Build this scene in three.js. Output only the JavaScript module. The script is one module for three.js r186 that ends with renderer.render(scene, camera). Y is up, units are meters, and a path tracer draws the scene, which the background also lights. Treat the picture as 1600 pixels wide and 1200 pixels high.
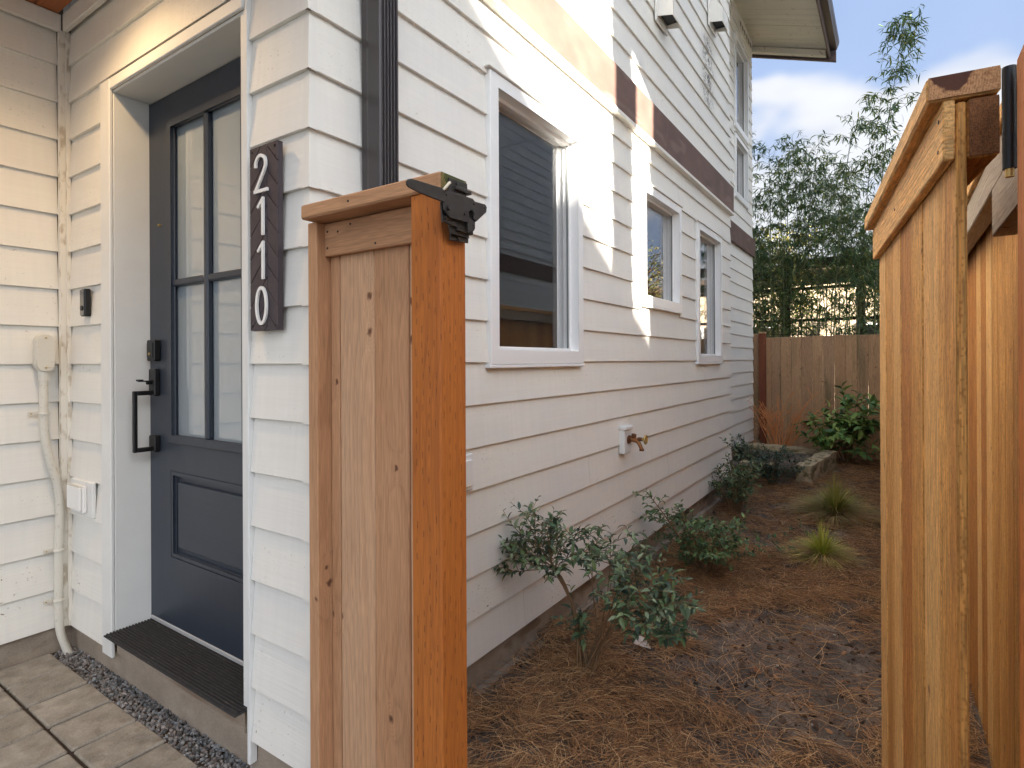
import * as THREE from 'three';
import { mergeGeometries } from 'three/addons/utils/BufferGeometryUtils.js';

// ───────────────────────── camera, sky, sun, exposure ─────────────────────────
const scene = new THREE.Scene();
const F = 890, CY = 563.54;
const camera = new THREE.PerspectiveCamera(2 * Math.atan(600 / F) * 180 / Math.PI, 1600 / 1200, 0.05, 400);
camera.position.set(1.40, 1.31, 1.0376);
camera.rotation.set(0, 33.908 * Math.PI / 180, -0.262 * Math.PI / 180, 'YXZ');
camera.setViewOffset(1600, 1200, 0, 600 - CY, 1600, 1200);
camera.updateMatrixWorld(true);

const renderer = new THREE.WebGLRenderer({ antialias: true });
renderer.setSize(1024, 768);
renderer.toneMapping = THREE.LinearToneMapping;
renderer.toneMappingExposure = 11.2;
renderer.shadowMap.enabled = true;
renderer.shadowMap.type = THREE.PCFSoftShadowMap;

// seeded noise
function mulberry(a) { return () => { a |= 0; a = a + 0x6D2B79F5 | 0; let t = Math.imul(a ^ a >>> 15, 1 | a); t = t + Math.imul(t ^ t >>> 7, 61 | t) ^ t; return ((t ^ t >>> 14) >>> 0) / 4294967296; }; }
const rnd = mulberry(20211);
const rr = (a, b, r = rnd) => a + (b - a) * r();
const HT = new Float32Array(65536); { const r = mulberry(77); for (let i = 0; i < 65536; i++) HT[i] = r(); }
function vn(x, y, px, py, seed) { // periodic value noise
  const xi = Math.floor(x), yi = Math.floor(y); let fx = x - xi, fy = y - yi;
  fx = fx * fx * (3 - 2 * fx); fy = fy * fy * (3 - 2 * fy);
  const x0 = ((xi % px) + px) % px, x1 = (x0 + 1) % px, y0 = ((yi % py) + py) % py, y1 = (y0 + 1) % py;
  const h = (a, b) => HT[(Math.imul(a + seed * 131, 7919) + Math.imul(b + seed * 17, 104729)) & 65535];
  const a = h(x0, y0), b = h(x1, y0), c = h(x0, y1), d = h(x1, y1);
  return a + (b - a) * fx + (c - a) * fy + (a - b - c + d) * fx * fy;
}
function fbm(x, y, px, py, seed, oct = 4) { let s = 0, a = .5, t = 0; for (let i = 0; i < oct; i++) { s += a * vn(x, y, px, py, seed + i); t += a; x *= 2; y *= 2; px *= 2; py *= 2; a *= .5; } return s / t; }
const clamp = (v, a = 0, b = 1) => Math.min(b, Math.max(a, v));
const sstep = (a, b, v) => { v = clamp((v - a) / (b - a)); return v * v * (3 - 2 * v); };
const lin = c => { c /= 255; return c <= .04045 ? c / 12.92 : Math.pow((c + .055) / 1.055, 2.4); };

const sunDir = new THREE.Vector3(1, 0.33, 0.5).normalize();
{ // computed sky: blue air, broken bright cloud, hazier round the sun, its glow raised to light the walls
  const W = 1024, H = 512, d = new Float32Array(W * H * 4), v = new THREE.Vector3();
  for (let j = 0; j < H; j++) for (let i = 0; i < W; i++) {
    const el = ((j + .5) / H - .5) * Math.PI, az = ((i + .5) / W - .5) * 2 * Math.PI;
    v.set(Math.cos(el) * Math.cos(az), Math.sin(el), Math.cos(el) * Math.sin(az));
    const y = Math.max(v.y, 0), k = 1 / (y + .22);
    const cx = v.x * k + 20, cz = v.z * k + 20;
    const wx = fbm(cx * 1.3, cz * 1.3, 512, 512, 11, 3) - .5;
    const n = fbm(cx * 1.35 + wx * 1.2 + 9.7, cz * 1.9 + wx * .8 + 6.4, 512, 512, 3, 6);
    const det = fbm(cx * 7, cz * 7, 512, 512, 29, 4);
    let c = sstep(.47, .66, n + (det - .5) * .2);
    c = Math.max(c, .3);
    const t = Math.pow(1 - y, 3.0);
    const air = [.22 + .30 * t, .43 + .26 * t, .88 + .08 * t];
    const cl = .90 + .22 * (det - .5) + .2 * (n - .5);
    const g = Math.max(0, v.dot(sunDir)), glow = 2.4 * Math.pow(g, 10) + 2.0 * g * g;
    const o = (j * W + i) * 4, S = .091;
    const w = [.95, .98, 1.05];
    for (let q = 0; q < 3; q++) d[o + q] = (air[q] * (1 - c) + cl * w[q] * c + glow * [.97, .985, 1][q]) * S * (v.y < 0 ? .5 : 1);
    d[o + 3] = 1;
  }
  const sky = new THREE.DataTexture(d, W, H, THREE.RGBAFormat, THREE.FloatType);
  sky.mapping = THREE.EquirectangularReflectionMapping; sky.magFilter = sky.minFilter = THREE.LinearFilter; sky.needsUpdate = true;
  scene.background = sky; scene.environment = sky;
}
const sun = new THREE.DirectionalLight(new THREE.Color(1, .93, .83), 3.2);
sun.position.copy(sunDir).multiplyScalar(55); sun.castShadow = true; sun.shadow.radius = 1.3;
sun.shadow.mapSize.set(4096, 4096);
Object.assign(sun.shadow.camera, { left: -22, right: 22, top: 18, bottom: -18, near: 1, far: 110 });
scene.add(sun, sun.target);

// pixel of the photograph -> point on an axis-aligned plane
function P(px, py, axis, val) {
  const d = new THREE.Vector3((px - 800) / F, -(py - CY) / F, -1).applyQuaternion(camera.quaternion), o = camera.position;
  return d.multiplyScalar((val - o[axis]) / d[axis]).add(o);
}

// ───────────────────────── textures and materials ─────────────────────────
function tex(w, h, fn, srgb = true) { // fn -> [r,g,b] 0..255 or grey
  const d = new Uint8Array(w * h * 4);
  for (let j = 0; j < h; j++) for (let i = 0; i < w; i++) {
    const c = fn(i / w, j / h, i, j), o = (j * w + i) * 4;
    if (typeof c === 'number') d[o] = d[o + 1] = d[o + 2] = clamp(c, 0, 255); else { d[o] = clamp(c[0], 0, 255); d[o + 1] = clamp(c[1], 0, 255); d[o + 2] = clamp(c[2], 0, 255); }
    d[o + 3] = 255;
  }
  const t = new THREE.DataTexture(d, w, h, THREE.RGBAFormat);
  if (srgb) t.colorSpace = THREE.SRGBColorSpace;
  t.wrapS = t.wrapT = THREE.RepeatWrapping; t.magFilter = THREE.LinearFilter; t.minFilter = THREE.LinearMipmapLinearFilter; t.generateMipmaps = true; t.needsUpdate = true;
  return t;
}
const mix3 = (a, b, t) => [a[0] + (b[0] - a[0]) * t, a[1] + (b[1] - a[1]) * t, a[2] + (b[2] - a[2]) * t];
const std = (o) => new THREE.MeshStandardMaterial(o);
const phys = (o) => new THREE.MeshPhysicalMaterial(o);
const C = (r, g, b) => new THREE.Color().setRGB(lin(r), lin(g), lin(b));

// wood: u across (0.5 m per repeat), v along the grain (2 m per repeat)
function wood({ light, mid, dark, knot, seed, rings = 22, warp = 1.2, fibre = .5, rough = .3, knots = 5, stain = 0, stainC, incise = false, bump = .0006, roughness = .75, speck = 0 }) {
  const W = 512, H = 1024, r = mulberry(seed * 97 + 5), K = [];
  for (let i = 0; i < knots; i++) K.push([r(), r(), rr(.005, .011, r)]);
  const hgt = new Float32Array(W * H);
  const map = tex(W, H, (u, v, i, j) => {
    let kd = 0, kn = 0;
    for (const [ku, kv, kr] of K) {
      let du = (u - ku + 1.5) % 1 - .5, dv = (v - kv + 1.5) % 1 - .5; du *= .5; dv *= 2;
      const q = Math.sqrt(du * du + dv * dv * .3), e = Math.exp(-q * q / (kr * kr * 14)), ir = 1 + (vn(u * 90, v * 300, 90, 300, seed + 77) - .5) * .7;
      kd += e * (du > 0 ? 1 : -1) * .35; kn = Math.max(kn, sstep(kr * 1.25, kr * .3, Math.sqrt(du * du * 1.3 + dv * dv * .8) * ir));
      if (q < kr * 3) kd += Math.sin(q / kr * 9) * .12 * e;
    }
    const wv = (fbm(u * 4, v * 4, 4, 4, seed, 3) - .5) * warp * 4 + (vn(u * 5, v * 2, 5, 2, seed + 4) - .5) * warp * 7 + (vn(u * 11, v * 3, 11, 3, seed + 6) - .5) * warp * 2;
    const t = u * rings + wv + kd * 4, fr = t - Math.floor(t);
    const ring = Math.pow(fr, 3) * (1 - sstep(.9, 1, fr));
    const fib = fbm(u * 128, v * 6, 128, 6, seed + 9, 3), fine = vn(u * 256, v * 64, 256, 64, seed + 13);
    const big = fbm(u * 3, v * 3, 3, 3, seed + 21, 3);
    let c = mix3(light, mid, clamp(.15 + big * .9 - .2)); c = mix3(c, dark, clamp(ring * (.16 + .3 * big) + (fib - .45) * fibre * 1.5));
    const f = 1 + (fine - .5) * rough * .35 + (fib - .5) * rough * .5; c = [c[0] * f, c[1] * f, c[2] * f];
    if (stain) { const s = sstep(.55, .8, fbm(u * 6, v * 2, 6, 2, seed + 31, 4)) * stain; c = mix3(c, stainC, s); }
    if (speck) { const s = sstep(.66, .8, vn(u * 170, v * 400, 170, 400, seed + 41)) * speck; c = mix3(c, dark, s); }
    let hh = .5 + (fib - .5) * .7 + (fine - .5) * .35 * rough - ring * .35;
    if (incise) { // rows of slits from the treatment rollers
      const col = u * 26 + (fbm(u * 3, v * 20, 3, 20, seed + 91, 2) - .5) * .5, ci = Math.floor(col), row = v * 56 + (ci % 2) * .5 + HT[ci * 7 + 3] * .2, ri = row - Math.floor(row), cu = col - ci;
      if (Math.abs(cu - .5) < .07 && ri < .42 && HT[(ci * 57 + Math.floor(row) * 91) & 65535] > .42) { c = mix3(c, knot, .4); hh -= .6; }
    }
    c = mix3(c, knot, kn * .85); hgt[j * W + i] = clamp(hh);
    return c;
  });
  const bm = tex(W, H, (u, v, i, j) => hgt[j * W + i] * 255, false);
  return std({ map, bumpMap: bm, bumpScale: bump, roughness, metalness: 0 });
}
const M = {};
M.panel = wood({ light: [210, 170, 134], mid: [192, 149, 112], dark: [150, 108, 77], knot: [92, 56, 36], seed: 3, rings: 26, warp: .55, knots: 12, rough: .35, bump: .0008 });
M.panel2 = wood({ light: [196, 150, 111], mid: [175, 128, 90], dark: [134, 92, 62], knot: [84, 50, 32], seed: 8, rings: 18, warp: .8, knots: 10, rough: .4, bump: .0008 });
M.treated = wood({ light: [190, 112, 42], mid: [172, 94, 30], dark: [116, 60, 20], knot: [82, 40, 14], seed: 5, rings: 20, knots: 4, incise: true, rough: .35, bump: .0012, stain: .45, stainC: [140, 72, 22] });
M.cedar = wood({ light: [222, 168, 94], mid: [198, 140, 68], dark: [132, 80, 30], knot: [96, 58, 28], seed: 12, rings: 16, warp: .6, knots: 8, rough: 1.1, fibre: .7, bump: .002, speck: .4, stain: .5, stainC: [160, 98, 36] });
M.cedar2 = wood({ light: [200, 136, 62], mid: [174, 108, 42], dark: [112, 62, 20], knot: [90, 52, 24], seed: 15, rings: 12, warp: .7, knots: 8, rough: 1.1, fibre: .8, bump: .002, speck: .4, stain: .6, stainC: [148, 84, 26] });
M.cedar3 = wood({ light: [230, 182, 116], mid: [208, 152, 84], dark: [146, 94, 44], knot: [100, 62, 32], seed: 18, rings: 20, warp: .6, knots: 7, rough: .9, fibre: .6, bump: .0016, speck: .3 });
M.greyWood = wood({ light: [176, 160, 142], mid: [150, 134, 118], dark: [110, 94, 80], knot: [70, 56, 46], seed: 22, rings: 22, knots: 4, rough: .5, bump: .001 });
M.fence = wood({ light: [208, 168, 126], mid: [188, 146, 106], dark: [104, 76, 52], knot: [70, 46, 30], seed: 25, rings: 16, knots: 7, rough: .6, fibre: .6, bump: .0012, stain: .5, stainC: [112, 104, 66] });
M.fence2 = wood({ light: [198, 160, 122], mid: [176, 136, 100], dark: [96, 70, 50], knot: [62, 42, 28], seed: 28, rings: 22, knots: 6, rough: .6, fibre: .6, bump: .0012, stain: .6, stainC: [106, 96, 62] });
M.redPost = wood({ light: [140, 78, 48], mid: [120, 62, 38], dark: [86, 44, 28], knot: [60, 30, 20], seed: 31, rings: 18, knots: 3, rough: .4, bump: .0008 });
M.ceiling = wood({ light: [186, 112, 58], mid: [164, 92, 44], dark: [120, 64, 30], knot: [80, 42, 22], seed: 34, rings: 20, knots: 4, rough: .3, bump: .0004, roughness: .45 });
M.trellis = std({ color: C(66, 52, 42), roughness: .9 });
// end grain with a dark tar-like blot (gate cap end) and rough sawn block end
function endGrain(l, d, seed, blot) {
  const map = tex(256, 256, (u, v) => {
    const q = Math.hypot(u - .5, (v + .9) * 1.1), rg = Math.pow((q * 26 + fbm(u * 4, v * 4, 4, 4, seed, 3) * 1.6) % 1, 2);
    const s = fbm(u * 40, v * 40, 40, 40, seed + 3, 3);
    let c = mix3(l, d, clamp(rg * .5 + (s - .45) * 1.4));
    if (blot) { const b = sstep(.0, .04, .25 - Math.hypot((u - .55) * .85, (v - .5) * .62) + (fbm(u * 5, v * 5, 5, 5, seed + 9, 3) - .5) * .28); c = mix3(c, blot, b * .9); }
    return c;
  });
  return std({ map, roughness: .9, bumpMap: map, bumpScale: .0008 });
}
M.endCap = endGrain([190, 142, 98], [130, 86, 54], 4, [74, 42, 30]);
M.endBlock = endGrain([138, 88, 48], [72, 42, 22], 7);
M.endMoss = endGrain([128, 112, 62], [80, 66, 36], 9, [70, 74, 34]);

// painted lap siding: faint embossed grain, dust and hairline marks (u along 2.4 m, v 0.6 m)
function paintTex(r, g, b, seed, dirt) {
  const hg = new Float32Array(1024 * 512);
  const map = tex(1024, 512, (u, v, i, j) => {
    const a = fbm(u * 12, v * 128, 12, 128, seed, 3), n = fbm(u * 6, v * 4, 6, 4, seed + 5, 4), s = vn(u * 300, v * 120, 300, 120, seed + 7);
    const vert = fbm(u * 160, v * 3, 160, 3, seed + 15, 2);
    let k = 1 + (n - .5) * .045 + (a - .5) * .02 + (vert - .5) * .02; hg[j * 1024 + i] = .5 + (a - .5) * 1.1 + (s - .5) * .15;
    const sp = sstep(.93, .97, s) * sstep(.5, .7, n) * dirt;
    return mix3([r * k, g * k, b * k * (1 - (n - .5) * .02)], [120, 104, 84], sp * (dirt > 2 ? .6 : .35));
  });
  return { map, bump: tex(1024, 512, (u, v, i, j) => hg[j * 1024 + i] * 255, false) };
}
const pt = paintTex(231, 228, 220, 40, 1);
M.siding = std({ map: pt.map, bumpMap: pt.bump, bumpScale: .0002, roughness: .62 });
const pt2 = paintTex(231, 228, 220, 52, 3);
M.sidingLow = std({ map: pt2.map, bumpMap: pt2.bump, bumpScale: .0004, roughness: .68 }); // splash-specked lowest courses
// corner where the porch walls meet: grimy streaks along the joint
M.cornerTrim = std({ map: tex(128, 1024, (u, v) => { const g = sstep(.52, .8, fbm(u * 9, v * 40, 9, 40, 61, 5)) * .4; return mix3([226, 222, 212], [132, 112, 84], g); }), roughness: .7 });
M.backing = std({ color: C(96, 84, 68), roughness: .9 });
M.trim = std({ map: tex(256, 512, (u, v) => { const n = 1 + (fbm(u * 5, v * 8, 5, 8, 70, 4) - .5) * .05; return [226 * n, 226 * n, 222 * n]; }), roughness: .5 });
M.vinyl = std({ color: C(238, 238, 236), roughness: .35 });
M.interior = std({ color: C(84, 86, 86), roughness: .9 });
M.band = std({ map: tex(512, 128, (u, v) => { const n = 1 + (fbm(u * 10, v * 20, 10, 20, 81, 4) - .5) * .3, k = sstep(.74, .8, fbm(u * 14, v * 8, 14, 8, 84, 3)); return mix3([104 * n, 80 * n, 70 * n], [134, 112, 102], k * .5); }), bumpMap: tex(512, 128, (u, v) => 255 * fbm(u * 8, v * 40, 8, 40, 83, 3), false), bumpScale: .0006, roughness: .72 });
M.darkMetal = phys({ color: C(58, 52, 52), roughness: .38, metalness: .0, clearcoat: .25, clearcoatRoughness: .35 });
M.gutter = std({ color: C(66, 54, 52), roughness: .4 });
M.fascia = std({ color: C(92, 76, 72), roughness: .6 });
M.soffit = std({ map: tex(512, 512, (u, v) => { const n = 1 + (fbm(u * 3, v * 22, 3, 22, 91, 4) - .5) * .1, s = sstep(.9, .96, vn(u * 30, v * 30, 30, 30, 95)) * .35; return mix3([218 * n, 212 * n, 196 * n], [120, 100, 78], s); }), roughness: .75 });
M.concrete = std({ map: tex(512, 512, (u, v) => { const n = fbm(u * 6, v * 6, 6, 6, 101, 5), f = vn(u * 200, v * 200, 200, 200, 104), st = sstep(.56, .75, fbm(u * 9, v * 4, 9, 4, 107, 4)); return mix3([150 + (n - .5) * 50 + (f - .5) * 18, 136 + (n - .5) * 48 + (f - .5) * 16, 120 + (n - .5) * 44 + (f - .5) * 14], [104, 82, 62], st * .55); }), roughness: .92, bumpMap: tex(256, 256, (u, v) => 255 * fbm(u * 20, v * 20, 20, 20, 109, 4), false), bumpScale: .001 });
M.door = phys({ map: tex(256, 512, (u, v) => { const n = 1 + (fbm(u * 60, v * 10, 60, 10, 111, 3) - .5) * .1; return [48 * n, 55 * n, 66 * n]; }), bumpMap: tex(256, 512, (u, v) => 255 * fbm(u * 90, v * 16, 90, 16, 112, 3), false), bumpScale: .0001, roughness: .42 });
M.doorGlass = phys({ color: C(150, 161, 168), roughness: .04, ior: 1.75, clearcoat: 1, clearcoatRoughness: .02 });
M.black = std({ color: C(30, 30, 31), roughness: .42, metalness: .3 });
M.blackGloss = phys({ color: C(16, 16, 18), roughness: .15, clearcoat: 1 });
M.latch = std({ map: tex(128, 128, (u, v) => { const n = 1 + (vn(u * 90, v * 90, 90, 90, 121) - .5) * .25; return [56 * n, 51 * n, 47 * n]; }), roughness: .55, metalness: .25 });
M.rope = std({ color: C(206, 196, 176), roughness: .9 });
M.brass = std({ map: tex(64, 64, (u, v) => mix3([150, 104, 66], [104, 74, 58], sstep(.4, .65, fbm(u * 6, v * 6, 6, 6, 131, 3)))), roughness: .45, metalness: .75 });
M.brassLight = std({ color: C(196, 166, 104), roughness: .4, metalness: .7 });
M.rubber = std({ map: tex(256, 256, (u, v) => { const d = sstep(.62, .85, fbm(u * 30, v * 30, 30, 30, 141, 4)); return mix3([44, 43, 44], [96, 88, 78], d * .6); }), roughness: .85 });
M.glass = phys({ color: 0xffffff, transmission: 1, thickness: 0, roughness: 0, ior: 1.52, metalness: 0 });
M.sign = std({ map: tex(256, 256, (u, v) => { const n = 1 + (vn(u * 120, v * 120, 120, 120, 151) - .5) * .14; return [66 * n, 56 * n, 60 * n]; }), roughness: .55 });
M.white = std({ color: C(236, 234, 230), roughness: .4 });
M.pvc = std({ map: tex(128, 512, (u, v) => { const s = sstep(.68, .8, fbm(u * 16, v * 120, 16, 120, 161, 4)) * .3; return mix3([214, 209, 196], [150, 132, 104], s); }), roughness: .5 });
const paverMats = [0, 1, 2, 3].map(k => std({ map: tex(256, 256, (u, v) => { const n = fbm(u * 5, v * 5, 5, 5, 170 + k * 7, 5), f = vn(u * 110, v * 110, 110, 110, 173 + k), st = sstep(.5, .8, fbm(u * 6, v * 6, 6, 6, 176 + k * 3, 5)); const b = 138 + k * 4; return mix3([b + (n - .5) * 44 + (f - .5) * 26, b - 7 + (n - .5) * 43 + (f - .5) * 25, b - 18 + (n - .5) * 40 + (f - .5) * 23], [104, 92, 76], st * .25); }), roughness: .9, bumpMap: tex(128, 128, (u, v) => 255 * fbm(u * 16, v * 16, 16, 16, 181 + k, 4), false), bumpScale: .0025 }));
// fallen-needle ground cover: soil with brown fibres lying every way
M.soil = (() => {
  const N = 1024, buf = new Float32Array(N * N * 3), hb = new Float32Array(N * N);
  for (let j = 0; j < N; j++) for (let i = 0; i < N; i++) { const u = i / N, v = j / N, n = fbm(u * 10, v * 10, 10, 10, 201, 5), f = vn(u * 256, v * 256, 256, 256, 205), o = (j * N + i) * 3; const b = .6 + n * .7 + (f - .5) * .4; buf[o] = 116 * b; buf[o + 1] = 103 * b; buf[o + 2] = 92 * b; hb[j * N + i] = n * .5 + f * .12; }
  const r = mulberry(909);
  for (let k = 0; k < 1300; k++) {
    let x = r() * N, y = r() * N, a = r() * 6.283, cv = (r() - .5) * .02; const L = rr(40, 120, r), t = r(), c = mix3([112, 82, 60], [70, 56, 48], t), m = u => mix3([buf[u], buf[u + 1], buf[u + 2]], c, .75);
    for (let s = 0; s < L; s++) { x += Math.cos(a); y += Math.sin(a); a += cv; const i = ((x | 0) % N + N) % N, j = ((y | 0) % N + N) % N, o = (j * N + i) * 3, q = m(o); buf[o] = q[0]; buf[o + 1] = q[1]; buf[o + 2] = q[2]; hb[j * N + i] = .62 + t * .3; }
  }
  const map = tex(N, N, (u, v, i, j) => { const o = (j * N + i) * 3; return [buf[o], buf[o + 1], buf[o + 2]]; });
  return std({ map, bumpMap: tex(N, N, (u, v, i, j) => hb[j * N + i] * 255, false), bumpScale: .006, roughness: .95 });
})();
M.court = std({ map: tex(512, 512, (u, v) => { const n = fbm(u * 8, v * 8, 8, 8, 211, 5), f = vn(u * 200, v * 200, 200, 200, 214); const b = 104 + (n - .5) * 34 + (f - .5) * 24; return [b, b - 1, b - 4]; }), roughness: .92 });
M.earth = std({ map: tex(512, 512, (u, v) => { const n = fbm(u * 12, v * 12, 12, 12, 221, 5); return [96 + (n - .5) * 60, 88 + (n - .5) * 60, 66 + (n - .5) * 50]; }), roughness: .95 });

// ───────────────────────── helpers ─────────────────────────
const taken = {};
function numbered(n) { const k = taken[n] = (taken[n] ?? -1) + 1; return k ? `${n}_${String(k).padStart(3, '0')}` : n; }
function mesh(name, geo, mat, parent) { const m = new THREE.Mesh(geo, mat); m.name = name; m.castShadow = m.receiveShadow = true; parent?.add(m); return m; }
function tag(o, label, category, group, kind) { o.userData = { label, category }; if (group) o.userData.group = group; if (kind) { o.userData.kind = kind; } return o; }
function thing(name, label, category, pos = [0, 0, 0], turn = 0, group) { const g = new THREE.Group(); g.name = numbered(name); scene.add(g); g.position.set(...pos); g.rotation.y = turn; return tag(g, label, category, group); }
function solo(name, geo, mat, label, category, group) { const m = mesh(numbered(name), geo, mat, scene); return tag(m, label, category, group); }
function struct(name, geo, mat) { const m = mesh(numbered(name), geo, mat, scene); m.userData = { kind: 'structure' }; return m; }

// box with chamfered edges; uv in texture repeats: su metres per u across, sv metres per v along the long axis
function cbox(w, h, d, c = .002, su = .5, sv = 2, along = null) {
  const hx = w / 2, hy = h / 2, hz = d / 2; c = Math.min(c, hx * .5, hy * .5, hz * .5);
  const pos = [], uv = [], ou = rnd() * 7, ov = rnd() * 7;
  along = along ?? (h >= w && h >= d ? 1 : w >= d ? 0 : 2);
  const U = (p, n) => { // p point, n axis of face
    const v = p[along]; const o = [0, 1, 2].filter(a => a !== along);
    let u; if (n === along) return [p[o[0]] / su + ou, p[o[1]] / su + ov];
    u = o[0] === n ? p[o[1]] : p[o[0]]; return [u / su + ou + n * .37, v / sv + ov];
  };
  const face = (pts, n) => { for (const k of pts.length === 4 ? [0, 1, 2, 0, 2, 3] : [0, 1, 2]) { pos.push(...pts[k]); uv.push(...U(pts[k], n)); } };
  const H = [hx, hy, hz];
  const pt = (s, k) => { const p = [s[0] * H[0], s[1] * H[1], s[2] * H[2]]; for (let a = 0; a < 3; a++) if (a !== k) p[a] -= s[a] * c; return p; };
  for (let a = 0; a < 3; a++) { const b = (a + 1) % 3, e = (a + 2) % 3; for (const s of [1, -1]) { const q = (sb, se) => { const v = [0, 0, 0]; v[a] = s; v[b] = sb; v[e] = se; return pt(v, a); }; const f = [q(-1, -1), q(1, -1), q(1, 1), q(-1, 1)]; face(s > 0 ? f : f.reverse(), a); } }
  for (let a = 0; a < 3; a++) { const b = (a + 1) % 3, e = (a + 2) % 3; for (const sb of [1, -1]) for (const se of [1, -1]) { const v0 = [0, 0, 0], v1 = [0, 0, 0]; v0[a] = -1; v1[a] = 1; v0[b] = v1[b] = sb; v0[e] = v1[e] = se; const f = [pt(v0, b), pt(v1, b), pt(v1, e), pt(v0, e)]; face(sb * se > 0 ? f.reverse() : f, b); } }
  for (const x of [1, -1]) for (const y of [1, -1]) for (const z of [1, -1]) { const v = [x, y, z], f = [pt(v, 0), pt(v, 1), pt(v, 2)]; face(x * y * z > 0 ? f : f.reverse(), 0); }
  const g = new THREE.BufferGeometry(); g.setAttribute('position', new THREE.Float32BufferAttribute(pos, 3)); g.setAttribute('uv', new THREE.Float32BufferAttribute(uv, 2)); g.computeVertexNormals(); return g;
}
// box from min/max corners
function bx(x0, x1, y0, y1, z0, z1, c = .002, su, sv, along) { const g = cbox(x1 - x0, y1 - y0, z1 - z0, c, su, sv, along); g.translate((x0 + x1) / 2, (y0 + y1) / 2, (z0 + z1) / 2); return g; }
const merge = a => mergeGeometries(a.map(g => g.index ? g.toNonIndexed() : g));
function extrude(pts, depth, holes = [], bevel = 0) { // outline in xy, depth along z from 0
  const s = new THREE.Shape(pts.map(p => new THREE.Vector2(p[0], p[1])));
  for (const h of holes) s.holes.push(h instanceof THREE.Path ? h : new THREE.Path(h.map(p => new THREE.Vector2(p[0], p[1]))));
  const g = new THREE.ExtrudeGeometry(s, { depth, bevelEnabled: bevel > 0, bevelThickness: bevel, bevelSize: bevel, bevelOffset: -bevel, bevelSegments: 1, curveSegments: 12 });
  return g;
}
const hole = (x, y, r) => { const p = new THREE.Path(); p.absarc(x, y, r, 0, 6.2832, true); return p; };
function tube(pts, r0, r1, radial = 6, seg = null) { // tapered tube on a smooth path
  const c = new THREE.CatmullRomCurve3(pts), n = seg ?? Math.max(4, pts.length * 4), fr = c.computeFrenetFrames(n), pos = [], nor = [], uv = [], idx = [];
  for (let i = 0; i <= n; i++) { const p = c.getPoint(i / n), r = r0 + (r1 - r0) * i / n; for (let j = 0; j <= radial; j++) { const a = j / radial * 6.2832, nx = Math.cos(a), ny = Math.sin(a), N = fr.normals[i], B = fr.binormals[i]; const v = [N.x * nx + B.x * ny, N.y * nx + B.y * ny, N.z * nx + B.z * ny]; pos.push(p.x + v[0] * r, p.y + v[1] * r, p.z + v[2] * r); nor.push(...v); uv.push(j / radial, i / n); } }
  for (let i = 0; i < n; i++) for (let j = 0; j < radial; j++) { const a = i * (radial + 1) + j, b = a + radial + 1; idx.push(a, a + 1, b, b, a + 1, b + 1); }
  const g = new THREE.BufferGeometry(); g.setAttribute('position', new THREE.Float32BufferAttribute(pos, 3)); g.setAttribute('normal', new THREE.Float32BufferAttribute(nor, 3)); g.setAttribute('uv', new THREE.Float32BufferAttribute(uv, 2)); g.setIndex(idx); return g;
}
const V3 = (x, y, z) => new THREE.Vector3(x, y, z);
function cyl(r, h, x, y, z, axis = 'y', seg = 16, r2 = r) { const g = new THREE.CylinderGeometry(r2, r, h, seg); if (axis === 'x') g.rotateZ(-Math.PI / 2); if (axis === 'z') g.rotateX(Math.PI / 2); g.translate(x, y, z); return g; }
function scaleUV(g, s, t) { const a = g.attributes.uv; for (let i = 0; i < a.count; i++) a.setXY(i, a.getX(i) * s, a.getY(i) * t); return g; }

// lap siding plank in wall space: x along, y up, z out; the lip at the bottom stands at z = 0
const EXPO = .1715, Y0 = .103;
function plankGeo(len, h = EXPO + .028, expo = EXPO) {
  const t = .0135, k = .0141 / expo, pr = [[0, 0], [-t, 0], [-t - h * k, h], [-h * k, h]]; // (z,y): front-bottom, back-bottom, back-top, front-top
  const P0 = pr.map(([z, y]) => [0, y, z]), P1 = pr.map(([z, y]) => [len, y, z]), pos = [], uv = [], ou = rnd() * 5, ov = rnd() * 5;
  const q = (a, b, c, d) => { for (const p of [a, b, c, a, c, d]) { pos.push(...p); uv.push(p[0] / 2.4 + ou, (p[1] + p[2]) / .6 + ov); } };
  const c = .0012, B0 = [0, c, -c * .1], B1 = [len, c, -c * .1], b0 = [0, 0, -c], b1 = [len, 0, -c];
  q(B0, B1, P1[3], P0[3]); q(b0, b1, B1, B0); q(P0[1], P1[1], b1, b0); q(P1[1], P0[1], P0[2], P1[2]); q(P0[3], P1[3], P1[2], P0[2]); q(P0[1], b0, B0, P0[3]); q(P0[1], P0[3], P0[3], P0[2]); q(P1[3], B1, b1, P1[1]); q(P1[3], P1[1], P1[2], P1[3]);
  const g = new THREE.BufferGeometry(); g.setAttribute('position', new THREE.Float32BufferAttribute(pos, 3)); g.setAttribute('uv', new THREE.Float32BufferAttribute(uv, 2)); g.computeVertexNormals(); return g;
}
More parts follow.
